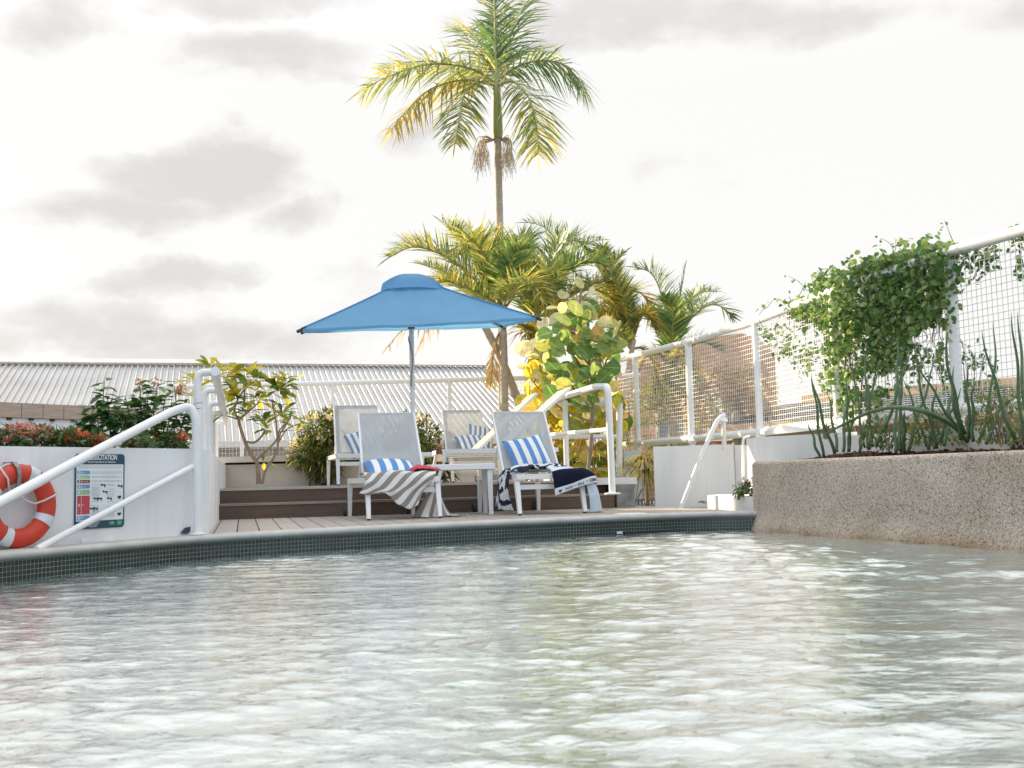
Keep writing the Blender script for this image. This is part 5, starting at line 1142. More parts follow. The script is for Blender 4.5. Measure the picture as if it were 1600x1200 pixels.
# low glowing undergrowth behind the handrails
ud = thing('sunlit_shrub', 'glowing yellow and green round leaved shrub behind the white handrails', 'shrub', tuple(V(905, 745, 14.3)))
lfm = [MB(), MB(), MB()]; sgD = 14.4; mb = MB()
for k in range(250):
    roundleaf(ru(822, 978), 608 + 136 * rnd() ** .9, ru(-.55, .8), 1 if rnd() < .55 else (0 if rnd() < .85 else 2), ru(.2, .34))
for k in range(26):
    x = ru(850, 975); stemtube(mb, PX(14.5, (x, 748, ru(-.4, .4)), (x + ru(-12, 12), 690, ru(-.4, .4)), (x + ru(-25, 25), 625, ru(-.5, .5))), .011, .005, 5)
for k in range(240):      # grassy golden strands between
    x, y = ru(840, 980), ru(610, 745); p_ = V(x, y, 14.6 + ru(-.3, .5)); mb.blade(p_, Vec((ru(-.5, .5), ru(-.3, .3), ru(-1, .5))), Vec((1, 0, 0)), ru(.15, .4), .012, .2)
mb.build('stems', M('golden_stems', (.40, .28, .11), .7, .3, 8), ud, smooth=0)
for l_, m_, nm in zip(lfm, (GRAPE, GRAPEY, GRAPEW), ('green_leaves', 'yellow_leaves', 'pale_leaves')): l_.build(nm, m_, ud, smooth=180)
# dusty thicket between pier and fence
def tuft(mb, c, n, l0, l1, W, spread=1., curl=.5, up=.8):
    for k in range(n):
        d = Vec((ru(-spread, spread), ru(-spread, spread), ru(.1, 1) * up)); L_ = ru(l0, l1); d.normalize(); x = d.cross(up3)
        x = x.normalized() if x.length > .01 else Vec((1, 0, 0)); w = W * ru(.7, 1.1); P_ = []
        for q in range(6):
            t_ = q / 5; P_.append(c + d * L_ * t_ - up3 * curl * L_ * t_ * t_)
        vs = []; 
        for q, p_ in enumerate(P_): ww = w * .5 * (1 - (q / 5) ** 2 * .95); vs += [p_ - x * ww, p_ + x * ww]
        mb.add(vs, [(2 * q, 2 * q + 1, 2 * q + 3, 2 * q + 2) for q in range(5)])
YUC = leafmat('spiky_leaf', [(0, (.12, .16, .05)), (.5, (.28, .28, .08)), (.8, (.45, .34, .12)), (1, (.50, .34, .16))], .4, .5)
yc = thing('spiky_plant', 'spiky grassy plant with drooping golden leaves left of the stair wall', 'plant', tuple(V(1005, 790, 12.9)))
mb = MB(); c = V(1008, 722, 12.9); tuft(mb, c, 120, .3, .62, .03, 1, .9, 1.0); tuft(mb, c - up3 * .12, 60, .3, .6, .03, .7, 1.2, .3); mb.build('leaves', YUC, yc, smooth=180)
mb = MB(); stemtube(mb, [V(1012, 798, 12.95), V(1010, 760, 12.95), c], .03, .022); mb.build('stem', BARK, yc, smooth=60)
th2 = thing('dry_bush', 'dry greyish tangled bush behind the corner of the mesh fence', 'bush', tuple(V(985, 720, 16.3)))
mb = MB()
for k in range(26): tuft(mb, V(ru(965, 1010), ru(590, 725), 16.3 + ru(-.3, .6)), 12, .15, .4, .016, 1, .5, .6)
mb.build('leaves', FRONDD, th2, smooth=0)
fb = thing('low_green_bush', 'low green leafed bush showing under the bottom rail of the right fence', 'bush', tuple(V(1045, 700, 15.5)))
mb = MB()
for k in range(18): tuft(mb, V(ru(1010, 1075), ru(688, 702), 15.3 + ru(-.3, .3)), 10, .15, .35, .02, 1, .6, .5)
mb.build('leaves', FRONDG, fb, smooth=0)

# frangipani on the raised deck
random.seed(31)
FRG = leafmat('frangipani_leaf', [(0, (.05, .13, .035)), (.45, (.09, .19, .045)), (.75, (.24, .30, .05)), (1, (.45, .40, .05))], .5, .35, vein=True)
FRGY = leafmat('frangipani_leaf_backlit', [(0, (.30, .34, .05)), (.5, (.46, .42, .05)), (1, (.55, .46, .10))], .55, .35)  # backlit glow of the sunny whorls painted as yellow leaf colour
fd = 13.0
fp = thing('frangipani_tree', 'small branching frangipani tree with yellow green leaf whorls beside the left railing', 'tree', tuple(V(407, 757, fd)))
BARKF = M('frangipani_bark', (.40, .28, .20), .75, .3, 12, .4, 40, col2=(.24, .16, .11))
br_ = MB()
def fr_(r0, r1, *q): stemtube(br_, PX(fd, *q), r0, r1, 8)
fr_(.030, .022, (404, 756), (403, 735), (401, 720)); fr_(.026, .016, (401, 722), (387, 700), (376, 670), (373, 655)); fr_(.018, .014, (410, 756), (415, 735), (428, 715), (433, 700))
fr_(.016, .009, (373, 657), (366, 640), (371, 622), (360, 605), (352, 595)); fr_(.013, .008, (374, 655), (392, 640), (405, 628)); fr_(.012, .008, (371, 624), (385, 605), (398, 595)); fr_(.011, .007, (372, 655), (362, 652), (355, 650))
fr_(.015, .012, (383, 690), (398, 691), (410, 680), (414, 672)); fr_(.015, .009, (401, 718), (415, 705), (430, 690), (437, 672), (448, 660)); fr_(.013, .009, (433, 702), (437, 680), (446, 665), (455, 650)); fr_(.012, .008, (434, 695), (432, 665), (428, 640), (425, 625)); fr_(.010, .007, (436, 690), (447, 672), (462, 664), (470, 662)); fr_(.010, .006, (381, 630), (383, 600), (382, 590))
br_.build('trunk', BARKF, fp, smooth=60)
lg_, ly_ = MB(), MB()
def whorl(px, py, n, L0, yel=.2, dD=0):
    c = V(px, py, fd + dD)
    L0 *= 1.2
    for k in range(int(n * 1.2)):
        a = rnd() * 2 * pi; d = Vec((cos(a), sin(a) * .9, ru(-.3, 1.1))).normalized(); tgt = ly_ if rnd() < yel else lg_
        tgt.leaf(c + d * .02, d, up3 + rdir() * .3, L0 * ru(.75, 1.15), L0 * ru(.26, .34), OBOV, ru(.05, .45), .3, uv=True)
for px, py, n, L0, yl in ((352, 590, 12, .26, .75), (368, 582, 10, .26, .6), (382, 588, 9, .22, .5), (330, 575, 6, .24, .9), (398, 592, 10, .2, .3), (428, 603, 16, .25, .12), (436, 612, 14, .24, .12), (418, 612, 10, .22, .2), (447, 600, 10, .22, .2), (404, 625, 10, .2, .3), (358, 630, 9, .23, .7), (358, 648, 8, .2, .5), (384, 628, 6, .2, .2), (372, 604, 8, .22, .7), (412, 660, 10, .19, .2), (418, 672, 7, .16, .3), (425, 640, 6, .17, .3), (440, 647, 11, .19, .2), (450, 655, 8, .18, .25), (303, 596, 7, .22, .9), (299, 612, 5, .2, .7), (463, 672, 4, .2, .1), (412, 722, 4, .15, .7), (385, 648, 7, .16, .3)): whorl(px, py, n, L0, yl, ru(-.2, .2))
lg_.build('green_leaves', FRG, fp, smooth=180); ly_.build('yellow_leaves', FRGY, fp, smooth=180)

# oleander shrubs
OLE = leafmat('oleander_leaf', [(0, (.035, .07, .02)), (.5, (.08, .12, .03)), (.8, (.20, .21, .05)), (1, (.36, .32, .08))], .4, .4)
PETC = leafmat('cream_petal', [(0, (.62, .50, .38)), (.5, (.70, .60, .48)), (1, (.74, .66, .56))], .4, .6)
def oleander(label, D, blobs, nl, nfl, flz):
    th = thing('flowering_shrub', label, 'shrub', tuple(V(blobs[0][0], 752, D)), 'flowering shrubs at the back of the raised deck')
    lf_, pf_, st_ = MB(), MB(), MB()
    tot = sum(b[2] * b[3] for b in blobs)
    for cx_, cy_, rx, ry in blobs:
        for k in range(int(nl * rx * ry / tot)):
            v = rdir() * rnd() ** .4; px, py, dd = cx_ + v.x * rx, cy_ + v.z * ry, v.y * rx * D / FPX
            c = V(px, py, D + dd); d = (Vec((v.x, v.y, -v.z * 1.0 + .35)) + rdir() * .7).normalized()
            lf_.leaf(c, d, up3 + rdir() * .5, ru(.09, .15), ru(.018, .028), LANCE, ru(.1, .6), .25)
    for k in range(nfl):
        cx_, cy_, rx, ry = random.choice(blobs[:flz]); a = ru(pi * .95, pi * 1.95) if flz else 0; c0 = V(cx_ + cos(a) * rx * ru(.75, 1.05), cy_ + sin(a) * ry * ru(.7, 1.05), D + ru(-.3, .2))
        for q in range(9):
            c = c0 + rdir() * ru(.01, .06)
            for s in range(5):
                d = rdir(); pf_.leaf(c, d, rdir(), ru(.022, .036), ru(.018, .026), SMALL, 0, .2)
    for k in range(14):
        cx_, cy_, rx, ry = random.choice(blobs); x = cx_ + ru(-.5, .5) * rx; stemtube(st_, PX(D, (blobs[0][0] + ru(-12, 12), 756, ru(-.2, .2)), (x, (cy_ + 756) / 2, ru(-.2, .2)), (x + ru(-6, 6), cy_, ru(-.3, .3))), .011, .005, 5)
    st_.build('stems', BARK, th, smooth=60); lf_.build('leaves', OLE, th, smooth=180); pf_.build('blossom', PETC, th, smooth=0)
random.seed(41)
oleander('bushy cream flowering shrub between the frangipani and the left raised lounger', 14.0, [(500, 672, 34, 24), (485, 708, 34, 28), (508, 718, 28, 34), (530, 668, 24, 22), (518, 650, 20, 12)], 2600, 34, 2)
oleander('dense green shrub right of the umbrella pole with few flowers', 14.6, [(663, 690, 24, 40), (668, 728, 26, 30), (640, 672, 22, 26), (690, 735, 26, 18), (600, 700, 34, 40)], 2400, 6, 3)

# hibiscus and pink ixora in the bed behind the left wall
random.seed(51)
HIB = leafmat('hibiscus_leaf', [(0, (.035, .09, .03)), (.5, (.065, .16, .05)), (.85, (.11, .22, .065)), (1, (.22, .29, .09))], .38, .36, .35)
FLP = leafmat('salmon_blossom', [(0, (.45, .20, .14)), (1, (.60, .34, .24))], .3, .6)
def upright(label, D, stems, L0=.085, n=16, flowers=(), name='hibiscus_shrub', group='leafy shrubs in the bed behind the left wall'):
    b = V(stems[0][0][0], stems[0][0][1], D); th = thing(name, label, 'shrub', tuple(b), group)
    st_, lf_, fl_ = MB(), MB(), MB()
    for sm in stems:
        P_ = PX(D, *sm); stemtube(st_, P_, .008, .003, 5); f = path(catmull(P_, 6))
        for k in range(n):
            t_ = .22 + .78 * (k + rnd()) / n; p_ = f(min(1, t_))
            for w_ in range(2):
                a = rnd() * 2 * pi; d = Vec((cos(a), sin(a), ru(-.3, .7))).normalized(); q = p_ + d * ru(.0, .05)
                lf_.leaf(q, d, up3 + rdir() * .3, L0 * ru(.8, 1.35), L0 * ru(.55, .75), OVAL, ru(.1, .5), .22)
    for px, py in flowers:
        c = V(px, py, D)
        for k in range(26): fl_.leaf(c + rdir() * .03, rdir(), rdir(), .025, .018, SMALL, 0, .2)
    st_.build('stems', BARK, th, smooth=60); lf_.build('leaves', HIB, th, smooth=180)
    if flowers: fl_.build('blossom', FLP, th, smooth=0)
upright('tall dark green leafy shrub left of the sloping handrail, no flowers at its tip', 7.55, [[(162, 702), (160, 650), (163, 595)], [(150, 702), (143, 660), (148, 632)], [(160, 700), (135, 672), (122, 660)], [(170, 702), (180, 660), (178, 628)], [(175, 702), (172, 670), (168, 620)], [(168, 702), (190, 672), (185, 640)], [(155, 703), (140, 680), (133, 690)], [(158, 702), (155, 680), (152, 645)]], .085, 15)
upright('leafy green shrub with a salmon bud on top, in the middle of the bed', 7.75, [[(225, 700), (222, 650), (218, 600)], [(220, 700), (205, 655), (195, 618)], [(230, 700), (240, 650), (246, 598)], [(215, 702), (200, 668), (190, 640)], [(235, 700), (228, 660), (232, 612)], [(240, 700), (222, 670), (210, 635)]], .08, 17, [(217, 599), (243, 596), (205, 680)])
upright('leafy shrub against the hooked railing posts, with brownish buds', 7.9, [[(265, 700), (276, 650), (272, 602)], [(260, 700), (254, 655), (258, 620)], [(270, 700), (285, 665), (296, 625)], [(258, 700), (262, 670), (268, 630)], [(280, 700), (282, 675), (288, 650)], [(252, 702), (246, 680), (240, 690)]], .078, 15, [(284, 607), (280, 612), (240, 676)])
IXL = leafmat('ixora_leaf', [(0, (.025, .06, .022)), (.6, (.06, .11, .035)), (1, (.16, .20, .08))], .3, .4)
PINK = leafmat('pink_blossom', [(0, (.50, .13, .13)), (.5, (.58, .24, .20)), (1, (.64, .38, .30))], .35, .6)
ORNG = leafmat('orange_blossom', [(0, (.48, .06, .025)), (.6, (.58, .14, .05)), (1, (.62, .28, .12))], .35, .6)
def ixora(label, D, cx_, rx, top, flm, heads, nl=420):
    th = thing('flower_bush', label, 'flower', tuple(V(cx_, 702, D)), 'low flowering bushes along the left bed'); lf_, fl_ = MB(), MB()
    for k in range(nl):
        px = cx_ + ru(-1, 1) * rx; h = (1 - ((px - cx_) / rx) ** 2) ** .5; py = 704 - (704 - top) * h * rnd() ** .7; c = V(px, py, D + ru(-.2, .2))
        lf_.leaf(c, (rdir() + Vec((0, 0, .4))), up3 + rdir() * .6, ru(.035, .06), ru(.016, .026), OVAL, .2, .2)
    for k in range(8): stemtube(lf_, PX(D, (cx_ + ru(-.5, .5) * rx, 704), (cx_ + ru(-.7, .7) * rx, top + 10), (cx_ + ru(-.8, .8) * rx, top - ru(2, 9))), .004, .002, 4)
    for px, py in heads:
        c = V(px, py, D - .1)
        for k in range(46):
            v = rdir(); v.z = abs(v.z) * .8; fl_.leaf(c + v * ru(.012, .045), v, rdir(), ru(.016, .026), ru(.008, .013), SMALL, 0, .2)
    lf_.build('leaves', IXL, th, smooth=180); fl_.build('blossom', flm, th, smooth=0)
random.seed(61)
ixora('pink flowering bush at the far left end of the bed', 6.9, 18, 34, 668, PINK, [(8, 676), (20, 672), (33, 668), (43, 669), (2, 692), (15, 690), (28, 684), (38, 680), (48, 678)])
ixora('pale pink and green bush between the pink and the orange flowers', 7.0, 66, 30, 668, PINK, [(64, 676), (72, 674), (78, 684), (58, 690)])
ixora('orange red flowering bush left of the sign', 7.1, 108, 26, 672, ORNG, [(98, 684), (108, 690), (103, 694), (122, 682), (92, 694), (127, 680)])
ixora('orange red flowers low behind the sloping handrail', 7.2, 150, 24, 678, ORNG, [(146, 690), (156, 686), (140, 696), (160, 692)], 260)
ixora('small brownish flower bush at the right end of the bed', 7.75, 266, 26, 676, ORNG, [(284, 683), (288, 688), (280, 692), (240, 690)], 380)
ixora('green low bush with sparse buds right of the handrail', 7.3, 218, 26, 680, ORNG, [(206, 694), (196, 697)], 320)

# flowers in the kerb box
random.seed(71)
kf = thing('kerb_flowers', 'pink and white flowers with green leaves in the white kerb box', 'flowers', tuple(V(1160, 776, 9.75)))
lf_, f1_, f2_ = MB(), MB(), MB()
for k in range(150): lf_.leaf(V(1163 + ru(-13, 13), 774 - 16 * rnd(), 9.75 + ru(-.15, .15)), rdir() + Vec((0, 0, .4)), up3 + rdir() * .4, ru(.03, .06), ru(.02, .035), OVAL, .3, .2)
for px, py, q in ((1160, 752, f2_), (1168, 756, f1_), (1172, 752, f1_), (1162, 764, f2_), (1156, 762, f2_), (1174, 760, f1_)):
    c = V(px, py, 9.7)
    for k in range(24): q.leaf(c + rdir() * .03, rdir(), rdir(), .026, .02, SMALL, 0, .2)
stemtube(lf_, [V(1163, 780, 9.75), V(1160, 760, 9.75), V(1158, 742, 9.75)], .004, .002, 4)
lf_.build('leaves', HIB, kf, smooth=180); f1_.build('pink_petals', M('mauve_petal', (.40, .16, .22), .6, .2, 20), kf, smooth=0); f2_.build('white_petals', M('white_petal', (.72, .70, .66), .6), kf, smooth=0)

# ---------------------------------------------------------------- spear plants in the planter
random.seed(81)
SPEAR = M('spear_leaf', (.12, .20, .085), .45, .3, 7, .1, 20, col2=(.055, .11, .055), stretch=(1, 1, 5))
def pdist(px): return np.interp(px, [1260, 1400, 1600], [8.75, 8.0, 6.75])
SPG = [
 ('short leaning spears at the left end of the planter', [((1280, 708), (1263, 660), 0), ((1286, 708), (1268, 583), 0), ((1304, 703), (1270, 592), .02), ((1309, 700), (1294, 615), 0)]),
 ('cluster of slim upright spears, second from the left in the planter', [((1317, 700), (1325, 586), 0), ((1324, 700), (1336, 622), 0), ((1328, 700), (1322, 600), 0), ((1350, 694), (1331, 556), 0), ((1357, 697), (1354, 585), 0)]),
 ('crossing spears left of the middle of the planter', [((1363, 692), (1350, 548), 0), ((1370, 692), (1421, 548), -.02), ((1378, 694), (1368, 640), 0), ((1342, 700), (1352, 655), .01), ((1346, 698), (1374, 560), 0)]),
 ('tall spears in the middle of the planter, rising in front of the vine', [((1399, 700), (1400, 602), 0), ((1408, 700), (1401, 524), 0), ((1411, 698), (1405, 534), 0), ((1418, 698), (1462, 562), .0), ((1412, 702), (1414, 640), 0)]),
 ('criss crossing spears right of the middle of the planter', [((1448, 692), (1412, 590), .0), ((1460, 696), (1503, 606), 0), ((1474, 690), (1492, 572), 0), ((1466, 694), (1428, 538), .03), ((1500, 668), (1430, 560), .02), ((1452, 697), (1462, 600), 0)]),
 ('thick dark spears with the tallest curved tip beside the white fence post', [((1508, 672), (1476, 520), .03), ((1515, 680), (1510, 568), 0), ((1520, 684), (1520, 596), 0), ((1530, 682), (1553, 504), -.05), ((1503, 680), (1487, 600), .02)]),
 ('spears at the right edge of the planter, one bending low to the right', [((1582, 690), (1572, 640), 0), ((1588, 690), (1534, 515), .02), ((1542, 688), (1606, 606), .10), ((1600, 690), (1581, 488), .0), ((1578, 690), (1566, 600), 0), ((1612, 690), (1592, 486), .02)]),
]
def spear(mb, b, t, bend, r=.014):
    D = float(pdist(b[0])); p0, p1 = V(b[0], b[1] + 6, D), V(t[0], t[1], D + ru(-.25, .25)); L_ = (p1 - p0).length; sd = (p1 - p0).cross(Vec((0, 1, 0))).normalized()
    P_ = [p0.lerp(p1, q / 14) + sd * (bend * L_ * 4 * (q / 14) * (1 - q / 14) + .008 * sin(q * .8 + b[0])) for q in range(15)]
    mb.tube(P_, [r * (1 - (q / 14) ** 2.2) ** .7 * (1 if q > 0 else .9) + .0012 for q in range(15)], 9)
for lab, sp in SPG:
    th = thing('spear_plant', lab, 'plant', tuple(V(sp[0][0][0], sp[0][0][1], float(pdist(sp[0][0][0])))), 'spear plants in the aggregate planter')
    for b, t_, bend in sp: mb = MB(); spear(mb, b, t_, bend, ru(.0085, .013)); mb.build('leaf', SPEAR, th, smooth=180)
ar = MB(); D = 7.7; P_ = catmull(PX(D, (1512, 690, -.15), (1488, 664, -.2), (1450, 645, -.25), (1420, 638, -.2), (1392, 637), (1360, 644, .2), (1320, 662, .4), (1286, 680, .5)), 6)
k = len(P_); ar.tube(P_, [.0165 * (1 - (q / (k - 1)) ** 2.5) ** .6 + .0015 for q in range(k)], 10)
tag(ar.build('arched_spear_leaf', SPEAR, smooth=180), 'single long dark spear leaf arching over to the left across the planter', 'leaf')
# low yellow green shrubs among the spears
LOW = leafmat('variegated_leaf', [(0, (.05, .10, .03)), (.5, (.14, .19, .05)), (.85, (.34, .34, .12)), (1, (.45, .30, .14))], .4, .4)
def lowshrub(label, cx_, rx, top, bot, n, dD=.25):
    th = thing('low_shrub', label, 'shrub', tuple(V(cx_, bot, float(pdist(cx_)) + dD)), 'small bushes between the spear plants'); lf_, st_ = MB(), MB()
    for k in range(n):
        px = cx_ + ru(-1, 1) * rx; D = float(pdist(cx_)) + dD + ru(-.2, .2); py = top + (bot - top) * rnd() ** .8; lf_.leaf(V(px, py, D), rdir() + Vec((0, 0, .1)), up3 + rdir() * .4, ru(.025, .05), ru(.011, .018), LANCE, .3, .2)
    for k in range(12):
        D = float(pdist(cx_)) + dD; x = cx_ + ru(-.4, .4) * rx; stemtube(st_, PX(D, (x, bot + 4), (x + ru(-.3, .3) * rx, (top + bot) / 2), (cx_ + ru(-1, 1) * rx, top + ru(0, 12))), .005, .002, 4)
    st_.build('stems', BARK, th, smooth=60); lf_.build('leaves', LOW, th, smooth=180)
lowshrub('low yellowish bush behind the slim spears left of centre', 1395, 46, 648, 700, 560)
lowshrub('low yellowish bush under the arching spear', 1465, 42, 632, 692, 620)
lowshrub('taller yellowish bush right of the white fence post', 1562, 38, 604, 690, 680)
lowshrub('grey green bush at the right end of the planter', 1600, 26, 655, 692, 200, .1)
lowshrub('tiny bush at the left end of the planter by the first spears', 1292, 14, 655, 682, 40, 0)

# ---------------------------------------------------------------- vine over the right fence
random.seed(91)
VINE = leafmat('vine_leaf', [(0, (.045, .10, .03)), (.4, (.09, .18, .055)), (.8, (.17, .27, .08)), (1, (.32, .36, .14))], .38, .35, gain=1.2)
vn = thing('climbing_vine', 'thick green vine spilling over the middle of the right mesh fence', 'vine', tuple(V(1330, 690, 8.9)))
fpx_ = [(800 + FPX * 0, 0)]
pxs = []; pys = []
for p_ in FP:      # picture column of each fence point -> distance
    pxs.append(800 + FPX * (p_.x) / p_.y + .024 * 100); pys.append(p_.y)
def fdist(px): return float(np.interp(px, pxs[::-1], pys[::-1]))
def inside(px, py, poly):
    c = False; n = len(poly)
    for i in range(n):
        (x1, y1), (x2, y2) = poly[i], poly[i - 1]
        if (y1 > py) != (y2 > py) and px < (x2 - x1) * (py - y1) / (y2 - y1) + x1: c = not c
    return c
DENSE = [(1222, 478), (1262, 462), (1290, 435), (1325, 420), (1360, 402), (1400, 395), (1440, 385), (1485, 378), (1480, 420), (1478, 470), (1462, 500), (1440, 515), (1420, 545), (1400, 560), (1385, 600), (1370, 640), (1325, 645), (1310, 610), (1288, 565), (1290, 520), (1262, 500), (1240, 492)]
FRINGE = [(1185, 478), (1240, 455), (1290, 415), (1360, 385), (1480, 362), (1505, 395), (1492, 520), (1470, 560), (1430, 600), (1395, 655), (1320, 665), (1278, 600), (1215, 560), (1180, 520)]
lf_, st_ = MB(), MB(); cnt = 0
while cnt < 8000:
    px, py = ru(1175, 1510), ru(355, 670); dn = inside(px, py, DENSE)
    if not dn and not inside(px, py, FRINGE): continue
    nz_ = noise.noise(Vec((px / 34, py / 34, 2)))
    if (not dn and (rnd() > .13 + .3 * nz_)) or (dn and rnd() > .72 + .9 * nz_ + (.25 if py < 515 else -.05 if py < 560 else -.32)): continue
    D = fdist(px) - .06 + ru(-.22, .18) * (1.3 if dn else .8); s = ru(.03, .064)
    lf_.leaf(V(px, py, D), rdir() - Vec((0, 0, .25)), Vec((ru(-.5, .5), -.8, .6)) + rdir() * .5, s, s * ru(.7, .9), OVAL, ru(0, .3), .2); cnt += 1
for k in range(75):      # hanging runners
    x = ru(1200, 1490); y = ru(400, 560)
    if not inside(x, y, FRINGE): continue
    D = fdist(x) + ru(-.12, .1); P_ = [(x, y)]
    for q in range(5): x += ru(-9, 9); y += ru(4, 22); P_.append((x, y))
    stemtube(st_, PX(D, *P_), .004, .002, 4)
for x in (1345, 1352, 1360, 1338):
    D = fdist(x); stemtube(st_, PX(D, (x, 690), (x + ru(-8, 8), 640), (x + ru(-20, 20), 560), (x + ru(-30, 40), 470)), .012, .006, 6)
for q in ([(1398, 400), (1392, 382), (1376, 372)], [(1490, 380), (1484, 365), (1476, 345)], [(1395, 400), (1400, 385), (1398, 372)], [(1262, 455), (1248, 440), (1232, 432)], [(1310, 425), (1290, 420), (1270, 428)]):
    stemtube(st_, PX(fdist(q[0][0]), *q), .004, .0015, 4)
    for w_ in range(4):
        a_, b_ = q[-1]; lf_.leaf(V(a_ + ru(-8, 8), b_ + ru(0, 16), fdist(a_)), rdir(), up3 + rdir(), .03, .022, OVAL, .1, .2)
# trailing bits along the rail of the nearest panel
for x0, x1, y0, n in ((1490, 1530, 400, 110), (1530, 1560, 405, 60), (1575, 1612, 372, 70), (1500, 1545, 430, 40), (1590, 1600, 420, 25)):
    for k in range(n): 
        px = ru(x0, x1); s = ru(.03, .055); lf_.leaf(V(px, y0 + ru(-16, 24) - (px - x0) * .3, fdist(px) + ru(-.1, .1)), rdir(), rdir(), s, s * .75, OVAL, .2, .2)
st_.build('stems', M('vine_stem', (.16, .12, .08), .8), vn, smooth=60); lf_.build('leaves', VINE, vn, smooth=180)
# bush beyond the nearest mesh panel
gbs = thing('green_bush', 'green leafy bush behind the nearest mesh panel', 'bush', tuple(V(1535, 640, 8.4))); lf_, st_ = MB(), MB()
for k in range(520):
    v = rdir() * rnd() ** .5; px, py = 1505 + v.x * 62, 590 + v.z * 62
    if noise.noise(Vec((px / 22, py / 22, 7))) < -.12: continue
    s = ru(.04, .075); lf_.leaf(V(px, py, 8.7 + v.y * .4), rdir() + Vec((0, 0, .3)), up3 + rdir() * .5, s, s * .55, OVAL, .3, .2)
for k in range(12): x = 1505 + ru(-55, 55); stemtube(st_, PX(8.7, (1520 + ru(-15, 15), 690), ((x + 1520) / 2, 630), (x, 560 + ru(-20, 20))), .007, .003, 5)
st_.build('stems', BARK, gbs, smooth=60); lf_.build('leaves', HIB, gbs, smooth=180)
# ---------------------------------------------------------------- sky and sun
SUN = Vec((-.78, .50, .37)).normalized()
EL = math.asin(SUN.z); AZ = math.atan2(SUN.x, SUN.y)
w = bpy.data.worlds.new('World'); S.world = w; w.use_nodes = True; t = w.node_tree; N, L = t.nodes, t.links
bg = N['Background']; bg.inputs[1].default_value = .1
sky = N.new('ShaderNodeTexSky'); sky.sky_type = 'NISHITA'; sky.sun_disc = False; sky.sun_elevation = EL; sky.sun_rotation = AZ; sky.air_density = 1; sky.dust_density = 2; sky.ozone_density = 1
tc = N.new('ShaderNodeTexCoord'); sx = N.new('ShaderNodeSeparateXYZ'); L.new(tc.outputs['Generated'], sx.inputs[0])
def mth(op, a, b=None, c=None, clamp=False):
    n = N.new('ShaderNodeMath'); n.operation = op; n.use_clamp = clamp
    for i, v in enumerate((a, b, c)):
        if v is None: continue
        if isinstance(v, (int, float)): n.inputs[i].default_value = v
        else: L.new(v, n.inputs[i])
    return n.outputs[0]
X_, Y_, Z_ = sx.outputs
wz = N.new('ShaderNodeTexNoise'); wz.inputs['Scale'].default_value = 4.5; wz.inputs['Detail'].default_value = 6; wz.inputs['Roughness'].default_value = .6; L.new(tc.outputs['Generated'], wz.inputs[0]); wc = N.new('ShaderNodeSeparateColor'); L.new(wz.outputs['Color'], wc.inputs[0])
ya = mth('MAXIMUM', Y_, .05); az = mth('MULTIPLY_ADD', mth('SUBTRACT', wc.outputs[0], .5), .32, mth('DIVIDE', X_, ya)); el = mth('MULTIPLY_ADD', mth('SUBTRACT', wc.outputs[1], .5), .13, mth('DIVIDE', Z_, ya))
nz = N.new('ShaderNodeTexNoise'); nz.inputs['Scale'].default_value = 5.5; nz.inputs['Detail'].default_value = 7; nz.inputs['Roughness'].default_value = .55
mp = N.new('ShaderNodeMapping'); mp.inputs['Scale'].default_value = (1, 1, 2.2); L.new(tc.outputs['Generated'], mp.inputs[0]); L.new(mp.outputs[0], nz.inputs[0])
nf = mth('SUBTRACT', nz.outputs['Fac'], .5)
msk = None
def dirof(px, py):
    d = ray(px, py); return d.x / d.y, d.z / d.y
for px, py, rx, ry, am in ((300, 255, 190, 62, 1.), (120, 310, 190, 45, .8), (380, 240, 90, 40, .8), (250, 440, 110, 36, .8), (70, 515, 210, 60, .9), (330, 545, 260, 40, .6), (400, 85, 150, 40, .6), (60, 20, 130, 40, .6), (420, -10, 200, 40, .9), (960, 30, 300, 60, .85), (1180, 5, 260, 45, .7), (600, 205, 80, 40, .65), (430, 330, 70, 40, .45), (1580, 10, 120, 40, .5), (700, -60, 500, 60, .9)):
    a0, e0_ = dirof(px, py); rx, ry = rx / FPX, ry / FPX
    q = mth('ADD', mth('POWER', mth('ABSOLUTE', mth('DIVIDE', mth('SUBTRACT', az, a0), rx)), 2), mth('POWER', mth('ABSOLUTE', mth('DIVIDE', mth('SUBTRACT', el, e0_), ry)), 2))
    v = mth('MULTIPLY', mth('SUBTRACT', 1.15, q), am)
    msk = v if msk is None else mth('MAXIMUM', msk, v)
msk = mth('MAXIMUM', msk, -.55)
nz9 = N.new('ShaderNodeTexNoise'); nz9.inputs['Scale'].default_value = 17; nz9.inputs['Detail'].default_value = 8; L.new(mp.outputs[0], nz9.inputs[0])
msk = mth('MULTIPLY_ADD', mth('SUBTRACT', nz9.outputs['Fac'], .5), 1.5, mth('MULTIPLY_ADD', nf, 3.8, msk))
ss = N.new('ShaderNodeMapRange'); ss.interpolation_type = 'SMOOTHSTEP'; ss.inputs[1].default_value = -.15; ss.inputs[2].default_value = 1.15; L.new(msk, ss.inputs[0])
front = N.new('ShaderNodeMapRange'); front.inputs[1].default_value = .05; front.inputs[2].default_value = .4; L.new(Y_, front.inputs[0])
gm = mth('MULTIPLY', ss.outputs[0], front.outputs[0])
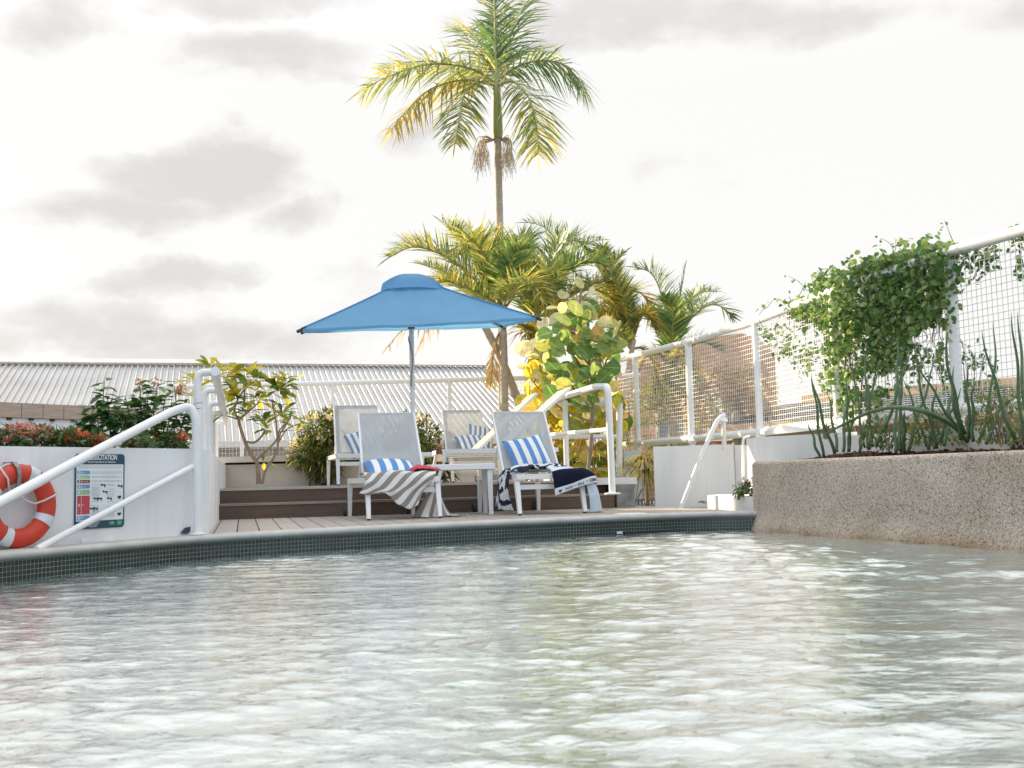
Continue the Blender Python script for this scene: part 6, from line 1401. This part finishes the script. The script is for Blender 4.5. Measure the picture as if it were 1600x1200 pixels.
mixc = N.new('ShaderNodeMix'); mixc.data_type = 'RGBA'; mixc.inputs[6].default_value = rgb((5.2, 5.14, 5.02)); mixc.inputs[7].default_value = rgb((3.95, 3.76, 3.68)); L.new(gm, mixc.inputs[0])
# unseen sky brightened overhead and blued behind the camera to shape the light
ov = N.new('ShaderNodeMapRange'); ov.interpolation_type = 'SMOOTHSTEP'; ov.inputs[1].default_value = .34; ov.inputs[2].default_value = .8; L.new(Z_, ov.inputs[0])
bh_ = N.new('ShaderNodeMapRange'); bh_.interpolation_type = 'SMOOTHSTEP'; bh_.inputs[1].default_value = .2; bh_.inputs[2].default_value = -.6; L.new(Y_, bh_.inputs[0])
mo2 = N.new('ShaderNodeMix'); mo2.data_type = 'RGBA'; L.new(ov.outputs[0], mo2.inputs[0]); L.new(mixc.outputs[2], mo2.inputs[6]); mo2.inputs[7].default_value = rgb((9.2, 8.9, 8.5))
mo3 = N.new('ShaderNodeMix'); mo3.data_type = 'RGBA'; L.new(bh_.outputs[0], mo3.inputs[0]); L.new(mo2.outputs[2], mo3.inputs[6]); mo3.inputs[7].default_value = rgb((6.0, 6.7, 7.6))
fin = N.new('ShaderNodeMix'); fin.data_type = 'RGBA'; fin.inputs[0].default_value = .96; L.new(sky.outputs[0], fin.inputs[6]); L.new(mo3.outputs[2], fin.inputs[7]); L.new(fin.outputs[2], bg.inputs[0])
sl = bpy.data.lights.new('sun', 'SUN'); sl.energy = 5.0; sl.angle = R(.6); sl.color = (1, .80, .55)
so = bpy.data.objects.new('sun', sl); COL.objects.link(so); so.rotation_euler = SUN.to_track_quat('Z', 'Y').to_euler(); so.location = (-20, 10, 15)
# ---------------------------------------------------------------- render settings
vs_ = S.view_settings; vs_.view_transform = 'Standard'; vs_.look = 'None'; vs_.exposure = .95; vs_.gamma = 1
S.render.engine = 'CYCLES'; c = S.cycles; c.max_bounces = 8; c.transparent_max_bounces = 12; c.diffuse_bounces = 4; c.glossy_bounces = 4; c.caustics_reflective = False; c.caustics_refractive = False; c.sample_clamp_indirect = 6
c.use_denoising = True
